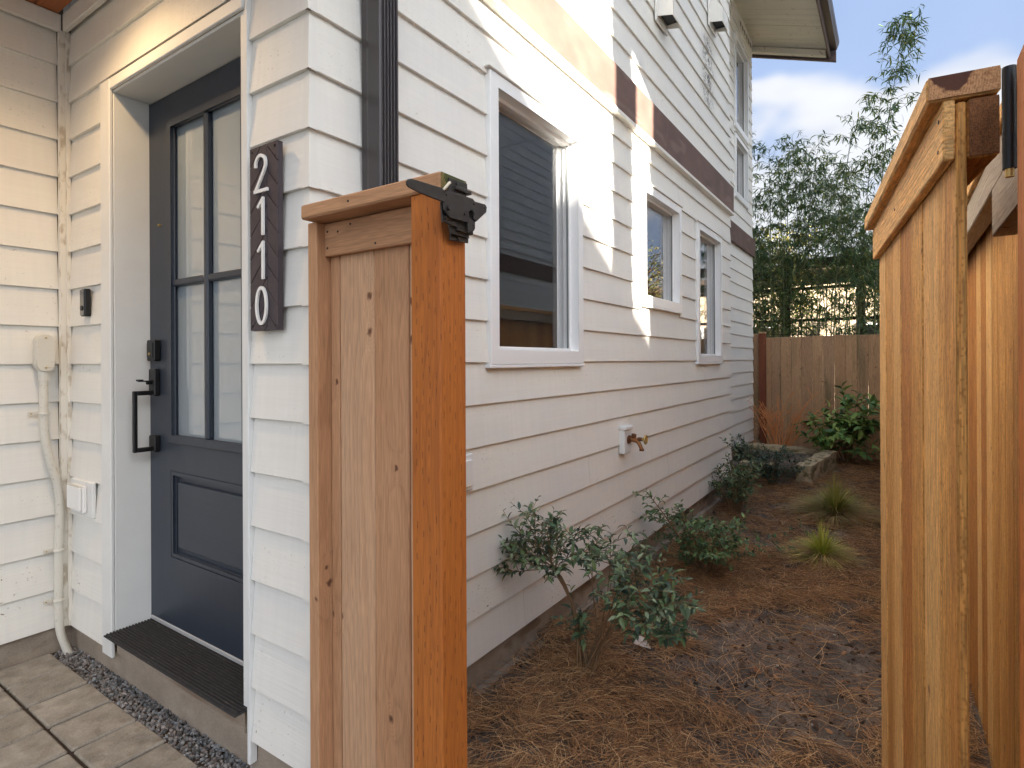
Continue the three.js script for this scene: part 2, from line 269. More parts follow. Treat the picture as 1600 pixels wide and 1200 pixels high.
// courses of planks from s0 to s1, interrupted by openings [[s0,s1,y0,y1],...]; seams at random lengths
function courses(wall, s0, s1, ys, holes, mat = M.siding, maxLen = 3.66, seams = {}, expo = EXPO) {
  ys.forEach((y, i) => {
    let segs = [[s0, s1]];
    for (const [a, b, c, d] of holes) if (y + expo * .5 > c && y + expo * .5 < d) segs = segs.flatMap(([p, q]) => b <= p || a >= q ? [[p, q]] : [[p, a], [b, q]].filter(([m, n]) => n - m > .01));
    const top = Math.max(...holes.filter(([a, b, c, d]) => d > y && d < y + expo * .5).map(h => h[3]), 0);
    for (const [p, q] of segs) {
      const cuts = [p]; let x = p; const first = seams[i];
      if (first && first > p && first < q) { cuts.push(first); x = first; }
      while (x + maxLen < q) { x = Math.min(x + rr(1.6, maxLen), q); if (q - x > .3) cuts.push(x); else break; }
      cuts.push(q);
      for (let k = 0; k + 1 < cuts.length; k++) { const a = cuts[k] + (k ? .0015 : 0), b = cuts[k + 1]; const m = mesh('plank', plankGeo(b - a, expo + .028, expo), i < 2 && mat === M.siding ? M.sidingLow : mat, wall); m.position.set(a, y, (rnd() - .5) * .0006); }
    }
  });
}
const rows = (y0, y1, e = EXPO) => { const r = []; for (let y = y0; y < y1 - .02; y += e) r.push(y); return r; };

// ───────────────────────── ground ─────────────────────────
const gy = z => -.012 - .085 * sstep(.7, 3.2, -z);
{
  const g = new THREE.PlaneGeometry(300, 300); g.rotateX(-Math.PI / 2); scaleUV(g, 120, 120); g.translate(0, -.22, -20); struct('ground', g, M.earth);
  const c = new THREE.PlaneGeometry(40, 13); c.rotateX(-Math.PI / 2); scaleUV(c, 16, 5); c.translate(0, -.006, 8.3); struct('courtyard_paving', c, M.court);
  // planting bed between the house and the side fence
  const x0 = -.6, x1 = 1.72, z0 = .2, z1 = -12, nx = 110, nz = 580, pos = [], uv = [], idx = [];
  for (let j = 0; j <= nz; j++) for (let i = 0; i <= nx; i++) {
    const x = x0 + (x1 - x0) * i / nx, z = z0 + (z1 - z0) * j / nz;
    const y = gy(z) + (fbm(x * 3 + 9, z * 3 + 90, 512, 512, 301, 4) - .5) * .07 + (fbm(x * 14 + 9, z * 14 + 400, 2048, 2048, 305, 3) - .5) * .04 - .02 * sstep(.12, .0, Math.abs(x - .02)) - .01;
    pos.push(x, y, z); uv.push(x / .95, z / .95);
  }
  for (let j = 0; j < nz; j++) for (let i = 0; i < nx; i++) { const a = j * (nx + 1) + i, b = a + nx + 1; idx.push(a, a + 1, b, b, a + 1, b + 1); }
  const b = new THREE.BufferGeometry(); b.setAttribute('position', new THREE.Float32BufferAttribute(pos, 3)); b.setAttribute('uv', new THREE.Float32BufferAttribute(uv, 2)); b.setIndex(idx); b.computeVertexNormals();
  struct('planting_bed', b, M.soil);
}
const bedY = (x, z) => gy(z) + (fbm(x * 3 + 9, z * 3 + 90, 512, 512, 301, 4) - .5) * .07 + (fbm(x * 14 + 9, z * 14 + 400, 2048, 2048, 305, 3) - .5) * .04 - .01;

// paved path of concrete setts in front of the porch
{
  const base = struct('paved_path', bx(-1.79, .05, -.06, -.012, .0, 1.0, .001), std({ color: C(52, 40, 30), roughness: .95 }));
  const sx = .2165, sz = .205;
  for (let j = 0; j < 5; j++) for (let i = -1; i < 9; i++) {
    const x0 = Math.max(-1.776, -1.566 + i * sx), x1 = -1.566 + (i + 1) * sx; if (x1 > .07) continue;
    const z0 = .07 + j * sz + (j ? .006 : 0), z1 = .07 + (j + 1) * sz - .005;
    const m = mesh('paver', cbox(x1 - x0 - .011, .05, z1 - z0, .006, .22, .22, 0), paverMats[(i * 3 + j * 5 + 40) % 4], base);
    m.position.set((x0 + x1) / 2, -.025 + rr(-.0025, .0025), (z0 + z1) / 2); m.rotation.set(rr(-.008, .008), rr(-.006, .006), rr(-.008, .008));
  }
}
// gravel strip along the foundation
{
  const g = new THREE.IcosahedronGeometry(1, 0), p = g.attributes.position; for (let i = 0; i < p.count; i++) { const k = .8 + .4 * HT[(Math.round(p.getX(i) * 50) * 31 + Math.round(p.getY(i) * 50) * 57 + Math.round(p.getZ(i) * 50) * 11) & 65535]; p.setXYZ(i, p.getX(i) * k, p.getY(i) * k * .7, p.getZ(i) * k); } g.computeVertexNormals();
  const N = 2600, im = new THREE.InstancedMesh(g, std({ color: 0xffffff, roughness: .85 }), N), m = new THREE.Matrix4(), q = new THREE.Quaternion(), e = new THREE.Euler(), col = new THREE.Color();
  for (let i = 0; i < N; i++) { const s = rr(.0035, .0085); e.set(rr(0, 6), rr(0, 6), rr(0, 6)); const x = rr(-1.77, .02); m.compose(V3(x, -.012 + rr(-.004, .008), rr(-.03, .073)), q.setFromEuler(e), V3(s * rr(.8, 1.3), s, s * rr(.8, 1.2))); im.setMatrixAt(i, m); const b = rr(70, 150), w = rr(-4, 10); im.setColorAt(i, C(b + w, b, b - w * .6).clone ? col.copy(C(b + w, b, b - w * .6)) : col); }
  im.name = 'gravel'; im.castShadow = im.receiveShadow = true; scene.add(im); tag(im, 'grey gravel strip between the concrete foundation and the pavers', 'gravel', null, 'stuff');
}

// ───────────────────────── the house ─────────────────────────
const house = thing('town_house', 'off white lap sided house with dark front door, brown band and white windows', 'house');
const SIDE = Math.PI / 2; // wall space x -> world -z, z -> world +x
const W1 = [.872, 1.716, 1.293, 2.522], W2 = [2.60, 3.425, 1.684, 2.505], W3 = [3.872, 4.69, 1.285, 2.49];
const U1 = [6.92, 7.745, 4.435, 5.673], U2 = [6.92, 7.72, 3.50, 4.345];
const rect = ([a, b, c, d], m = 0) => [[a + m, c + m], [a + m, d - m], [b - m, d - m], [b - m, c + m]];
const TOPN = 6.25, ENDN = 5.115, BANDB = 2.822, BANDT = 3.083;
{
  // foundation
  const f = merge([bx(-1.80, -.025, -.2, .103, -.22, -.022, .002, .6, .6), bx(-.25, -.028, -.25, .103, -5.10, -.221, .002, .6, .6), bx(-.6, -.392, -.25, .103, -8.08, -5.101, .002, .6, .6), bx(-2.0, -1.803, -.2, .103, -.3, 2.6, .002, .6, .6)]);
  mesh('foundation', f, M.concrete, house);
  const fx = mesh('footing', bx(-.03, .012, -.2, -.022, -5.1, -.2, .008, .6, .6), M.concrete, house); fx.rotation.z = 0;

  // side wall facing the planting bed
  const sw = mesh('side_wall', extrude([[.034, .105], [.034, TOPN], [ENDN, TOPN], [ENDN, .105]], .13, [W1, W2, W3].map(w => rect(w, .03))), M.backing, house);
  sw.rotation.y = SIDE; sw.position.set(-.152, 0, 0);
  const sp = new THREE.Group(); // planks sit 152 mm in front of the sheathing's back
  const wallOut = (wall) => { const o = { add: (m) => { m.position.z += 0; wall.add(m); } }; return o; };
  const shift = .152;
  const add = (wall, fn) => { const n0 = wall.children.length; fn(); for (let i = n0; i < wall.children.length; i++) wall.children[i].position.z += shift; };
  add(sw, () => {
    const grow = w => [w[0] - .001, w[1] + .001, w[2], w[3] + .012];
    courses(sw, .0148, ENDN, rows(Y0, BANDB - .03), [W1, W2, W3].map(grow), M.siding, 3.66, { 0: 1.146, 1: 3.3, 4: 2.4, 6: 4.1 });
    courses(sw, .0148, ENDN, rows(BANDT + .012, TOPN - .05), [], M.siding);
  });
  // front wall with the door opening
  const DO = [-1.335, -.318, .0, 2.475];
  const fw = mesh('front_wall', extrude([[-1.80, .105], [-1.80, TOPN], [-.034, TOPN], [-.034, .105], [-.345, .105], [-.345, 2.44], [-1.31, 2.44], [-1.31, .105]], .13), M.backing, house);
  fw.position.set(0, 0, -.152);
  add(fw, () => courses(fw, -1.758, -.0148, rows(Y0, TOPN - .1), [[-1.372, -.300, .0, 2.462]], M.siding, 3.9));
  // wrapped metal corner covers, one to a course
  for (const y of rows(Y0, TOPN - .1)) { if (y > BANDB - .1 && y < BANDT) continue;
    const k = .0141 / EXPO, w = .032, h = EXPO + .002, o = .0016, s = [[-w, o], [o, o], [o, -w], [0, -w], [0, 0], [-w, 0]];
    const g = new THREE.BufferGeometry(), ps = [], q = (a, b, c, d) => ps.push(...a, ...b, ...c, ...a, ...c, ...d);
    const L = (p, t) => [p[0] - (p[0] > -w + .001 ? 1 : 1) * t * (p[0] > -.02 ? 1 : 0), 0, p[1] - t * (p[1] > -.02 ? 1 : 0)];
    const at = (p, yy) => { const t = yy * k, r = L(p, t); r[1] = yy; return r; };
    for (let i = 0; i < 6; i++) { const a = s[i], b = s[(i + 1) % 6]; q(at(a, -.003), at(b, -.003), at(b, h), at(a, h)); }
    q(at(s[0], -.003), at(s[5], -.003), at(s[4], -.003), at(s[1], -.003)); q(at(s[1], -.003), at(s[4], -.003), at(s[3], -.003), at(s[2], -.003));
    g.setAttribute('position', new THREE.Float32BufferAttribute(ps, 3)); g.setAttribute('uv', new THREE.Float32BufferAttribute(new Float32Array(ps.length / 3 * 2).fill(.3), 2)); g.computeVertexNormals();
    mesh('corner_cover', g, M.siding, fw).position.set(0, y, shift + .0004);
  }
  // porch side wall, facing the entry
  const pw = mesh('porch_wall', extrude([[-2.6, .105], [-2.6, TOPN], [.0, TOPN], [0, .105]], .13), M.backing, house);
  pw.rotation.y = SIDE; pw.position.set(-1.78 - .152, 0, 0);
  add(pw, () => courses(pw, -2.6, -.030, rows(Y0, 2.86), [], M.siding, 4));
  // grimy inside corner trim and the frieze boards
  mesh('corner_trim', merge([bx(-1.772, -1.757, .103, 2.83, -.008, .03, .002, .3, 2), bx(-1.779, -1.7725, .103, 2.83, -.008, .031, .002, .3, 2), bx(-1.7565, -1.748, .103, 2.83, -.01, .008, .002, .3, 2)]), M.cornerTrim, house);
  mesh('frieze_board', bx(-1.745, -.02, 2.822, 2.9, .001, .022, .003, .5, 1), M.siding, house);
  mesh('frieze_board', bx(-1.777, -1.755, 2.822, 2.9, .0225, 2.5, .003, .5, 1), M.siding, house);
  // cedar porch ceiling, stretched out of view to shade the entry walls
  const pc = mesh('porch_ceiling', bx(-1.93, .45, 2.925, 3.05, .03, 2.4, .002), M.backing, house);
  for (let z = .012, i = 0; z < 2.36; z += .088, i++) mesh('ceiling_board', bx(-1.775, .44, 2.902, 2.92, z + .02, z + .105, .003, .5, 2), M.ceiling, pc);
  mesh('porch_beam', bx(-1.93, .45, 2.8, 3.05, 2.405, 2.52, .004), M.trim, house);

  // brown belly band with its flashing, on both wings
  const band = mesh('belly_band', bx(.001, .026, BANDB, BANDT, -3.05, .012, .003, 1.2, 3, 2), M.band, house);
  mesh('band_board', bx(.001, .026, BANDB, BANDT, -ENDN - .012, -3.053, .003, 1.2, 3, 2), M.band, band);
  mesh('band_flashing', bx(-.012, .033, BANDB - .026, BANDB - .001, -ENDN - .004, .014, .002), M.siding, band);
  mesh('band_return', bx(-.06, .0005, BANDB, BANDT, .0025, .0265, .003, 1.2, 3, 0), M.band, band);

  // set-back rear wing
  const rw = mesh('rear_wing_wall', extrude([[5.0, .105], [5.0, 6.25], [8.07, 6.25], [8.07, .105]], .13, [U1, U2].map(w => rect(w, .03))), M.backing, house);
  rw.rotation.y = SIDE; rw.position.set(-.36 - .152, 0, 0);
  add(rw, () => { courses(rw, 5.0, 8.085, rows(Y0, BANDB - .03), [], M.siding, 4); courses(rw, 5.0, 8.085, rows(BANDT + .03, 6.1), [U1, U2], M.siding, 4); });
  mesh('rear_band', bx(-.359, -.334, BANDB + .02, BANDT + .02, -8.095, -5.1, .003, 1.2, 3, 2), M.band, house);
  mesh('end_wall', merge([bx(-.36, -.014, .105, TOPN, -ENDN + .0, -ENDN + .1, .002), bx(-6, -.37, .105, 6.25, -8.07, -7.95, .002), bx(-6.1, -6.0, .105, 6.25, -8.07, 0, .002), bx(-6, -1.94, .105, 6.25, -.13, -.01, .002)]), M.siding, house);
  mesh('interior_floor', merge([bx(-5.99, -.17, -.1, .2, -5.0, -.35, .002), bx(-5.99, -.53, -.1, .2, -7.94, -5.001, .002), bx(-5.99, -.17, 2.75, 2.98, -5.0, -.35, .002), bx(-5.99, -.53, 2.75, 2.98, -7.94, -5.001, .002), bx(-5.99, -.6, 5.9, 6.1, -7.94, -.35, .002)]), M.interior, house);
  mesh('interior_wall', merge([bx(-3.3, -3.2, .21, 2.74, -7.9, -.36, .002), bx(-3.19, -.17, .21, 2.74, -2.2, -2.1, .002), bx(-3.19, -.17, .21, 2.74, -3.7, -3.6, .002), bx(-3.19, -.17, .21, 2.74, -.46, -.36, .002), bx(-3.3, -3.2, 2.99, 5.89, -7.9, -.36, .002)]), M.interior, house);

  // windows
  const win = (w, out, name, below) => {
    const [a, b, c, d] = w, p = new THREE.Group();
    const fr = mesh(name, extrude(rect(w), .125, [rect([a + .055, b - .055, c + .062, d - .055])], .003), M.vinyl, house);
    fr.rotation.y = SIDE; fr.position.set(out - .113, 0, 0);
    const s = mesh('sash', extrude(rect(w, .052), .03, [rect([a + .068, b - .066, c + .078, d - .07])], .002), M.vinyl, fr); s.position.z = .045;
    const g = mesh('pane', new THREE.PlaneGeometry(b - a - .13, d - c - .144), M.glass, fr); g.position.set((a + b) / 2, (c + d) / 2 + .004, .06); const g2 = mesh('pane', g.geometry, M.glass, fr); g2.position.copy(g.position); g2.position.z = .048;
    const st = mesh('sash_stop', merge([bx(b - .0715, b - .0665, c + .079, d - .071, .062, .072, .001), bx(a + .0685, a + .0735, c + .079, d - .071, .062, .072, .001)]), std({ color: C(120, 124, 122), roughness: .5 }), fr);
    const h = mesh('head_flashing', bx(a - .022, b + .012, d + .001, d + .009, .08, .138, .002), M.siding, fr);
    mesh('sill_trim', bx(a - .012, b + .006, c - .014, c - .001, .095, .13, .002), M.vinyl, fr);
    return fr;
  };
  win(W1, 0, 'window'); win(W2, 0, 'window'); win(W3, 0, 'window'); win(U1, -.36, 'upper_window'); win(U2, -.36, 'upper_window');

  // eave over the side: sloping soffit boards, rafters' bird blocks, fascia, gutter
  const yE = 5.66, sl = .36; // height of the soffit at x = .62, rise per metre inwards
  const sof = (x0, x1, z0, z1, dy, t) => { const g = bx(0, x1 - x0, 0, t, z0, z1, .002, 1, 1, 2); const p = g.attributes.position; for (let i = 0; i < p.count; i++) p.setY(i, p.getY(i) + yE + dy + (x1 - x0 - p.getX(i)) * sl); g.translate(x0, 0, 0); g.computeVertexNormals(); return g; };
  const roof = mesh('roof', sof(-6.6, .64, -8.32, -5.13, .10, .16), std({ color: C(74, 70, 68), roughness: .9 }), house);
  for (let z = -8.24, i = 0; z < -5.2; z += .142, i++) mesh('soffit_board', sof(-.62, .625, z, z + .139, .06 + (i % 5 === 4 ? -.004 : 0), .03), M.soffit, roof);
  for (const z of [-8.29, -7.62, -6.6, -5.6, -4.6, -3.6, -2.6, -1.6, -.6, .4]) if (z > -8.0) continue; else mesh('lookout_beam', sof(-.5, .6, z + .02, z + .1, -.03, .085), M.soffit, roof);
  mesh('fascia', merge([bx(.626, .65, yE - .04, yE + .2, -8.3, -5.13, .003), sof(-6.6, .72, -8.345, -8.305, -.10, .27)]), M.fascia, roof);
  const gp = [[0, 0], [.075, 0], [.085, .03], [.098, .06], [.105, .1], [.112, .1], [.104, .055], [.092, .028], [.082, -.006], [-.001, -.006]];
  const gu = mesh('gutter', extrude(gp, 3.15), M.gutter, roof); gu.rotation.y = 0; gu.position.set(.652, yE + .06, -8.28);
  mesh('flat_roof', bx(-6, .03, TOPN + .001, TOPN + .12, -ENDN - .02, .03, .004), M.fascia, house);
  const bb = mesh('eave_block', bx(-.375, -.352, 6.0, 6.12, -8.05, -5.1, .002), M.siding, house);
  for (let z = -7.95; z < -7.3; z += .13) mesh('vent_slot', bx(-.3515, -.3505, 5.92, 5.99, z, z + .05, .0001), M.black, bb);
}
// hood vents under the roof line
for (const [z, y, s] of [[-2.99, 3.80, 1], [-4.38, 4.44, 1]]) {
  const w = .10 * s, v = thing('exhaust_vent', z > -3.5 ? 'cream hood vent on the side wall with clean siding below it' : 'cream hood vent on the side wall with sooty streaks below it', 'vent', [.002, y, z], 0, 'hood vents on the side wall');
  const prof = [[0, .15], [.05, .15], [.125, .04], [.125, -.08], [.118, -.08], [.118, .036], [.047, .142], [0, .142]];
  const body = extrude(prof, 2 * w); body.translate(0, 0, -w); mesh('hood', body, M.siding, v);
  for (const k of [0, 1]) { const g = extrude([[0, .15], [.05, .15], [.125, .04], [.125, -.08], [0, -.05]], .006); g.translate(0, 0, k ? w - .0055 : -w - .0005); mesh('hood_cheek', g, M.siding, v); }
  mesh('flange', bx(.0, .012, -.09, .18, -w - .025, w + .025, .003), M.siding, v);
  mesh('flap', bx(.02, .1, -.035, -.03, -w + .012, w - .012, .001), M.black, v);
}
// soot below the far vent: thin stain of grit on the boards
{
  const t = tex(128, 256, (u, v) => 0), d = t.image.data;
  for (let j = 0; j < 256; j++) for (let i = 0; i < 128; i++) { const u = i / 128 - .5, v = j / 255, n = fbm(i / 128 * 18, j / 256 * 26, 18, 26, 401, 4), f = vn(i / 128 * 60, j / 256 * 110, 60, 110, 405); const e = Math.exp(-u * u * 16) * sstep(0, .25, v) * sstep(1.02, .7, v); d[(j * 128 + i) * 4 + 3] = 255 * clamp((n * .8 + f * .6 - .62) * 3.2 * e) * .8; d[(j * 128 + i) * 4] = 70; d[(j * 128 + i) * 4 + 1] = 62; d[(j * 128 + i) * 4 + 2] = 58; }
  const m = std({ map: t, transparent: true, roughness: .95, side: THREE.DoubleSide });
  const g0 = []; for (const y of rows(BANDT + .012, 4.38)) { if (y < 3.55) continue; const h = EXPO * .97, g = new THREE.PlaneGeometry(.6, h); const uv = g.attributes.uv; for (let i = 0; i < 4; i++) uv.setY(i, clamp((y + (uv.getY(i)) * h - 3.5) / (4.36 - 3.5))); g.rotateX(-Math.atan(.0141 / EXPO)); g.rotateY(SIDE); g.translate(.0012 - .007, y + h / 2 + .002, -4.28); g0.push(g); }
  const st = mesh('soot_stain', merge(g0), m, house);
}

// the front door, part of the house
{
  const Z = -.137, L = -1.276, R = -.352, B = .219, T = 2.424;
  const door = mesh('door', extrude([[L, B], [L, T], [R, T], [R, B]], .042, [[[-1.075, 1.0], [-1.075, 2.287], [-.545, 2.287], [-.545, 1.0]], [[-1.105, .50], [-1.105, .86], [-.515, .86], [-.515, .50]]]), M.door, house);
  door.position.z = Z - .042;
  const inZ = 0; // children are in door space (front face at z = .042)
  mesh('raised_panel', merge([bx(-1.104, -.516, .501, .859, .012, .024, .001), bx(-1.06, -.56, .545, .815, .024, .036, .011)]), M.door, door);
  const fr = (a, b, c, d, w, z0, z1) => extrude([[a, c], [a, d], [b, d], [b, c]], z1 - z0, [[[a + w, c + w], [a + w, d - w], [b - w, d - w], [b - w, c + w]]], .003).translate(0, 0, z0);
  mesh('panel_moulding', fr(-1.104, -.516, .501, .859, .014, .03, .039), M.door, door);
  mesh('lite_moulding', fr(-1.098, -.522, .978, 2.31, .030, .0425, .054), M.door, door);
  mesh('muntin', merge([bx(-.826, -.797, 1.009, 2.279, .024, .05, .006), bx(-1.067, -.827, 1.622, 1.650, .024, .05, .006), bx(-.796, -.553, 1.622, 1.650, .024, .05, .006)]), M.door, door);
  for (const [a, b] of [[-1.074, -.825], [-.798, -.546]]) for (const [c, d] of [[1.001, 1.63], [1.642, 2.286]]) mesh('pane', bx(a, b, c, d, .02, .026, .0005), M.doorGlass, door);
  mesh('viewer', cyl(.005, .012, -1.183, 1.89, .046, 'z', 12), M.brassLight, door);
  // lockset
  const hs = mesh('handle', merge([bx(-1.248, -1.182, 1.315, 1.405, .0425, .07, .004), bx(-1.242, -1.188, 1.168, 1.282, .0425, .066, .004), bx(-1.242, -1.188, .93, 1.0, .0425, .066, .004),
    bx(-1.224, -1.206, 1.172, 1.19, .0665, .122, .002), bx(-1.224, -1.206, .935, .953, .0665, .122, .002), bx(-1.224, -1.206, .935, 1.19, .1225, .137, .002)]), M.black, door);
  mesh('thumb_latch', merge([bx(-1.226, -1.204, 1.228, 1.233, .0665, .115, .002), bx(-1.226, -1.204, 1.231, 1.238, .1, .122, .002), cyl(.008, .02, -1.215, 1.224, .075, 'z', 10)]), M.black, door);
  mesh('keypad', bx(-1.24, -1.19, 1.33, 1.392, .0702, .073, .001), M.black, door);
  mesh('keyhole', cyl(.006, .003, -1.215, 1.345, .075, 'z', 12), M.brassLight, door);
  mesh('sweep', bx(L + .001, R - .001, B - .018, B - .001, .012, .046, .002), std({ color: C(196, 196, 196), roughness: .4, metalness: .3 }), door);
  // jamb, casing, threshold, header
  mesh('door_jamb', merge([bx(-1.318, -1.281, .19, 2.44, -.145, -.001, .002, .5, 1), bx(-.348, -.321, .19, 2.44, -.145, -.001, .002, .5, 1), bx(-1.281, -.348, 2.4275, 2.4395, -.145, -.001, .002, .5, 1), bx(-1.2815, -1.27, .193, 2.43, -.18, -.146, .002)]), M.trim, house);
  mesh('door_casing', merge([bx(-1.372, -1.2815, .09, 2.482, .0, .014, .003, .5, 1), bx(-.3165, -.301, .03, 2.90, -.02, .006, .002, .5, 1), bx(-1.2805, -.3175, 2.436, 2.482, .0, .013, .003, .5, 1)]), M.trim, house);
  mesh('door_stop', bx(-1.2805, -1.276, .2, 2.43, -.144, -.137, .001), M.black, house);
  mesh('door_back', bx(-1.30, -.33, .1, 2.45, -.24, -.2, .002), M.black, house);
  mesh('door_sill', bx(-1.279, -.35, .104, .192, -.3, -.004, .003), M.concrete, house);
}
// ribbed rubber mat on the sill
{
  const t = thing('door_mat', 'black ribbed rubber mat lying on the front door sill', 'mat', [0, .1925, 0]);
  mesh('mat_base', bx(-1.279, -.322, 0, .006, -.140, .044, .002, .5, .5), M.rubber, t);
  const ribs = []; for (let z = -.136; z < .036; z += .0118) ribs.push(bx(-1.276, -.325, .0062, .0115, z, z + .0062, .0015, .5, .5));
  mesh('rib_surface', merge(ribs), M.rubber, t).userData.kind = 'stuff';
}
// warm recessed downlight in the porch ceiling, above the door
{
  const t = thing('recessed_light', 'round recessed porch light set in the cedar ceiling above the door', 'light', [-1.0, 2.9, .42]);
  mesh('trim_ring', new THREE.TorusGeometry(.075, .01, 8, 32).rotateX(Math.PI / 2), M.white, t);
  const b = mesh('lens', cyl(.066, .006, 0, -.002, 0, 'y', 32), std({ color: 0xffffff, emissive: new THREE.Color(1, .72, .42), emissiveIntensity: 2 }), t);
  const l = new THREE.SpotLight(new THREE.Color(1, .68, .36), .54, 6, 1.25, .7, 2); l.position.set(0, -.012, 0); l.target.position.set(0, -2, 0); l.castShadow = true; l.shadow.radius = 3; t.add(l, l.target);
}

// ───────────────────────── things fixed to the house ─────────────────────────
{ // house number board, chevron slats on a dark board
  const x0 = -.257, x1 = -.116, y0 = 1.405, y1 = 1.968, w = x1 - x0, h = y1 - y0, cx = (x0 + x1) / 2;
  const t = thing('house_number_sign', 'dark chevron slat board with white numerals 2110 on the corner siding', 'sign', [cx, y0, .0045]);
  mesh('board', bx(-w / 2, w / 2, 0, h, 0, .014, .001), M.sign, t);
  // slats: the left and right halves slope down to the middle line; each slat its own piece
  const clip = (poly, f) => { const o = []; for (let i = 0; i < poly.length; i++) { const a = poly[i], b = poly[(i + 1) % poly.length], fa = f(a), fb = f(b); if (fa >= 0) o.push(a); if (fa * fb < 0) { const k = fa / (fa - fb); o.push([a[0] + (b[0] - a[0]) * k, a[1] + (b[1] - a[1]) * k]); } } return o; };
  const pitch = .072;
  for (const s of [-1, 1]) for (let k = -3; k < 12; k++) {
    const yb = k * pitch, g = .0018; // slat between lines y = yb + |x - xm| ...
    let p = s < 0 ? [[-w / 2, yb + g - (0)], [.018, yb + g + .088], [.018, yb + pitch - g + .088], [-w / 2, yb + pitch - g]] : [[.0195, yb + g + .052], [w / 2, yb + g], [w / 2, yb + pitch - g], [.0195, yb + pitch - g + .052]];
    p = clip(clip(p, q => q[1] - .0005), q => h - .0005 - q[1]); if (p.length < 3) continue;
    mesh('slat', extrude(p, .0045, [], .0005).translate(0, 0, .0145), M.sign, t);
  }
  for (const [a, b] of [[-1, 0], [1, 0], [-1, 1], [1, 1]]) mesh('screw', cyl(.0035, .002, a * (w / 2 - .012), b ? h - .014 : .014, .0205, 'z', 10), M.black, t);
  const ribbon = (pts, wd, closed) => { // flat stroke along a path
    const c = new THREE.CatmullRomCurve3(pts.map(p => V3(p[0], p[1], 0)), closed, 'centripetal'), n = 48, A = [], B = [];
    for (let i = 0; i <= n - (closed ? 1 : 0); i++) { const p = c.getPoint(i / n), q = c.getTangent(i / n); A.push([p.x - q.y * wd / 2, p.y + q.x * wd / 2]); B.push([p.x + q.y * wd / 2, p.y - q.x * wd / 2]); }
    return closed ? extrude(B, .006, [A.reverse()]) : extrude([...A, ...B.reverse()], .006);
  };
  const D = (name, geo, y) => { const m = mesh(name, geo, M.white, t); m.position.set(-.004, y, .0215); };
  const SW = .0098;
  const two = merge([ribbon([[-.027, .078], [-.026, .092], [-.014, .108], [.004, .111], [.02, .101], [.024, .083], [.016, .064], [.0, .042], [-.017, .02], [-.029, .005]], SW), extrude([[-.036, 0], [-.036, .0098], [.034, .0098], [.034, 0]], .0055)]);
  const one = extrude([[.004, 0], [.004, .098], [-.014, .081], [-.02, .088], [.008, .115], [.0142, .115], [.0142, 0]], .006);
  const zero = ribbon(Array.from({ length: 24 }, (_, i) => { const a = i / 24 * 6.2832; return [Math.cos(a) * .025, .057 + Math.sin(a) * .054 * (1)]; }), SW, true);
  D('numeral', two, .418); D('numeral', one, .288); D('numeral', one, .155); D('numeral', zero, .018);
}
{ // doorbell
  const t = thing('doorbell', 'slim black video doorbell on the siding beside the door', 'doorbell', [-1.535, 1.512, .002]);
  mesh('body', bx(-.024, .024, 0, .12, -.004, .02, .004), M.black, t);
  mesh('face', bx(-.02, .02, .004, .116, .0201, .023, .002), M.blackGloss, t);
  mesh('button', cyl(.011, .003, 0, .035, .0245, 'z', 20), M.black, t);
}
{ // covered outlet on a mounting block
  const t = thing('outlet_cover', 'white weatherproof outlet cover low on the wall between conduit and door casing', 'outlet', [-1.575, .655, .0]);
  mesh('mounting_block', bx(-.125, .105, -.02, .135, -.004, .012, .004, .5, .5), M.trim, t);
  mesh('box', bx(-.075, .055, .0, .118, .0125, .03, .004, .5, .5), M.white, t);
  const c = mesh('lid', bx(-.085, .05, .012, .112, .0305, .042, .006, .5, .5), M.white, t);
  mesh('hinge', cyl(.005, .12, -.018, .116, .036, 'x', 8), M.pvc, t);
}
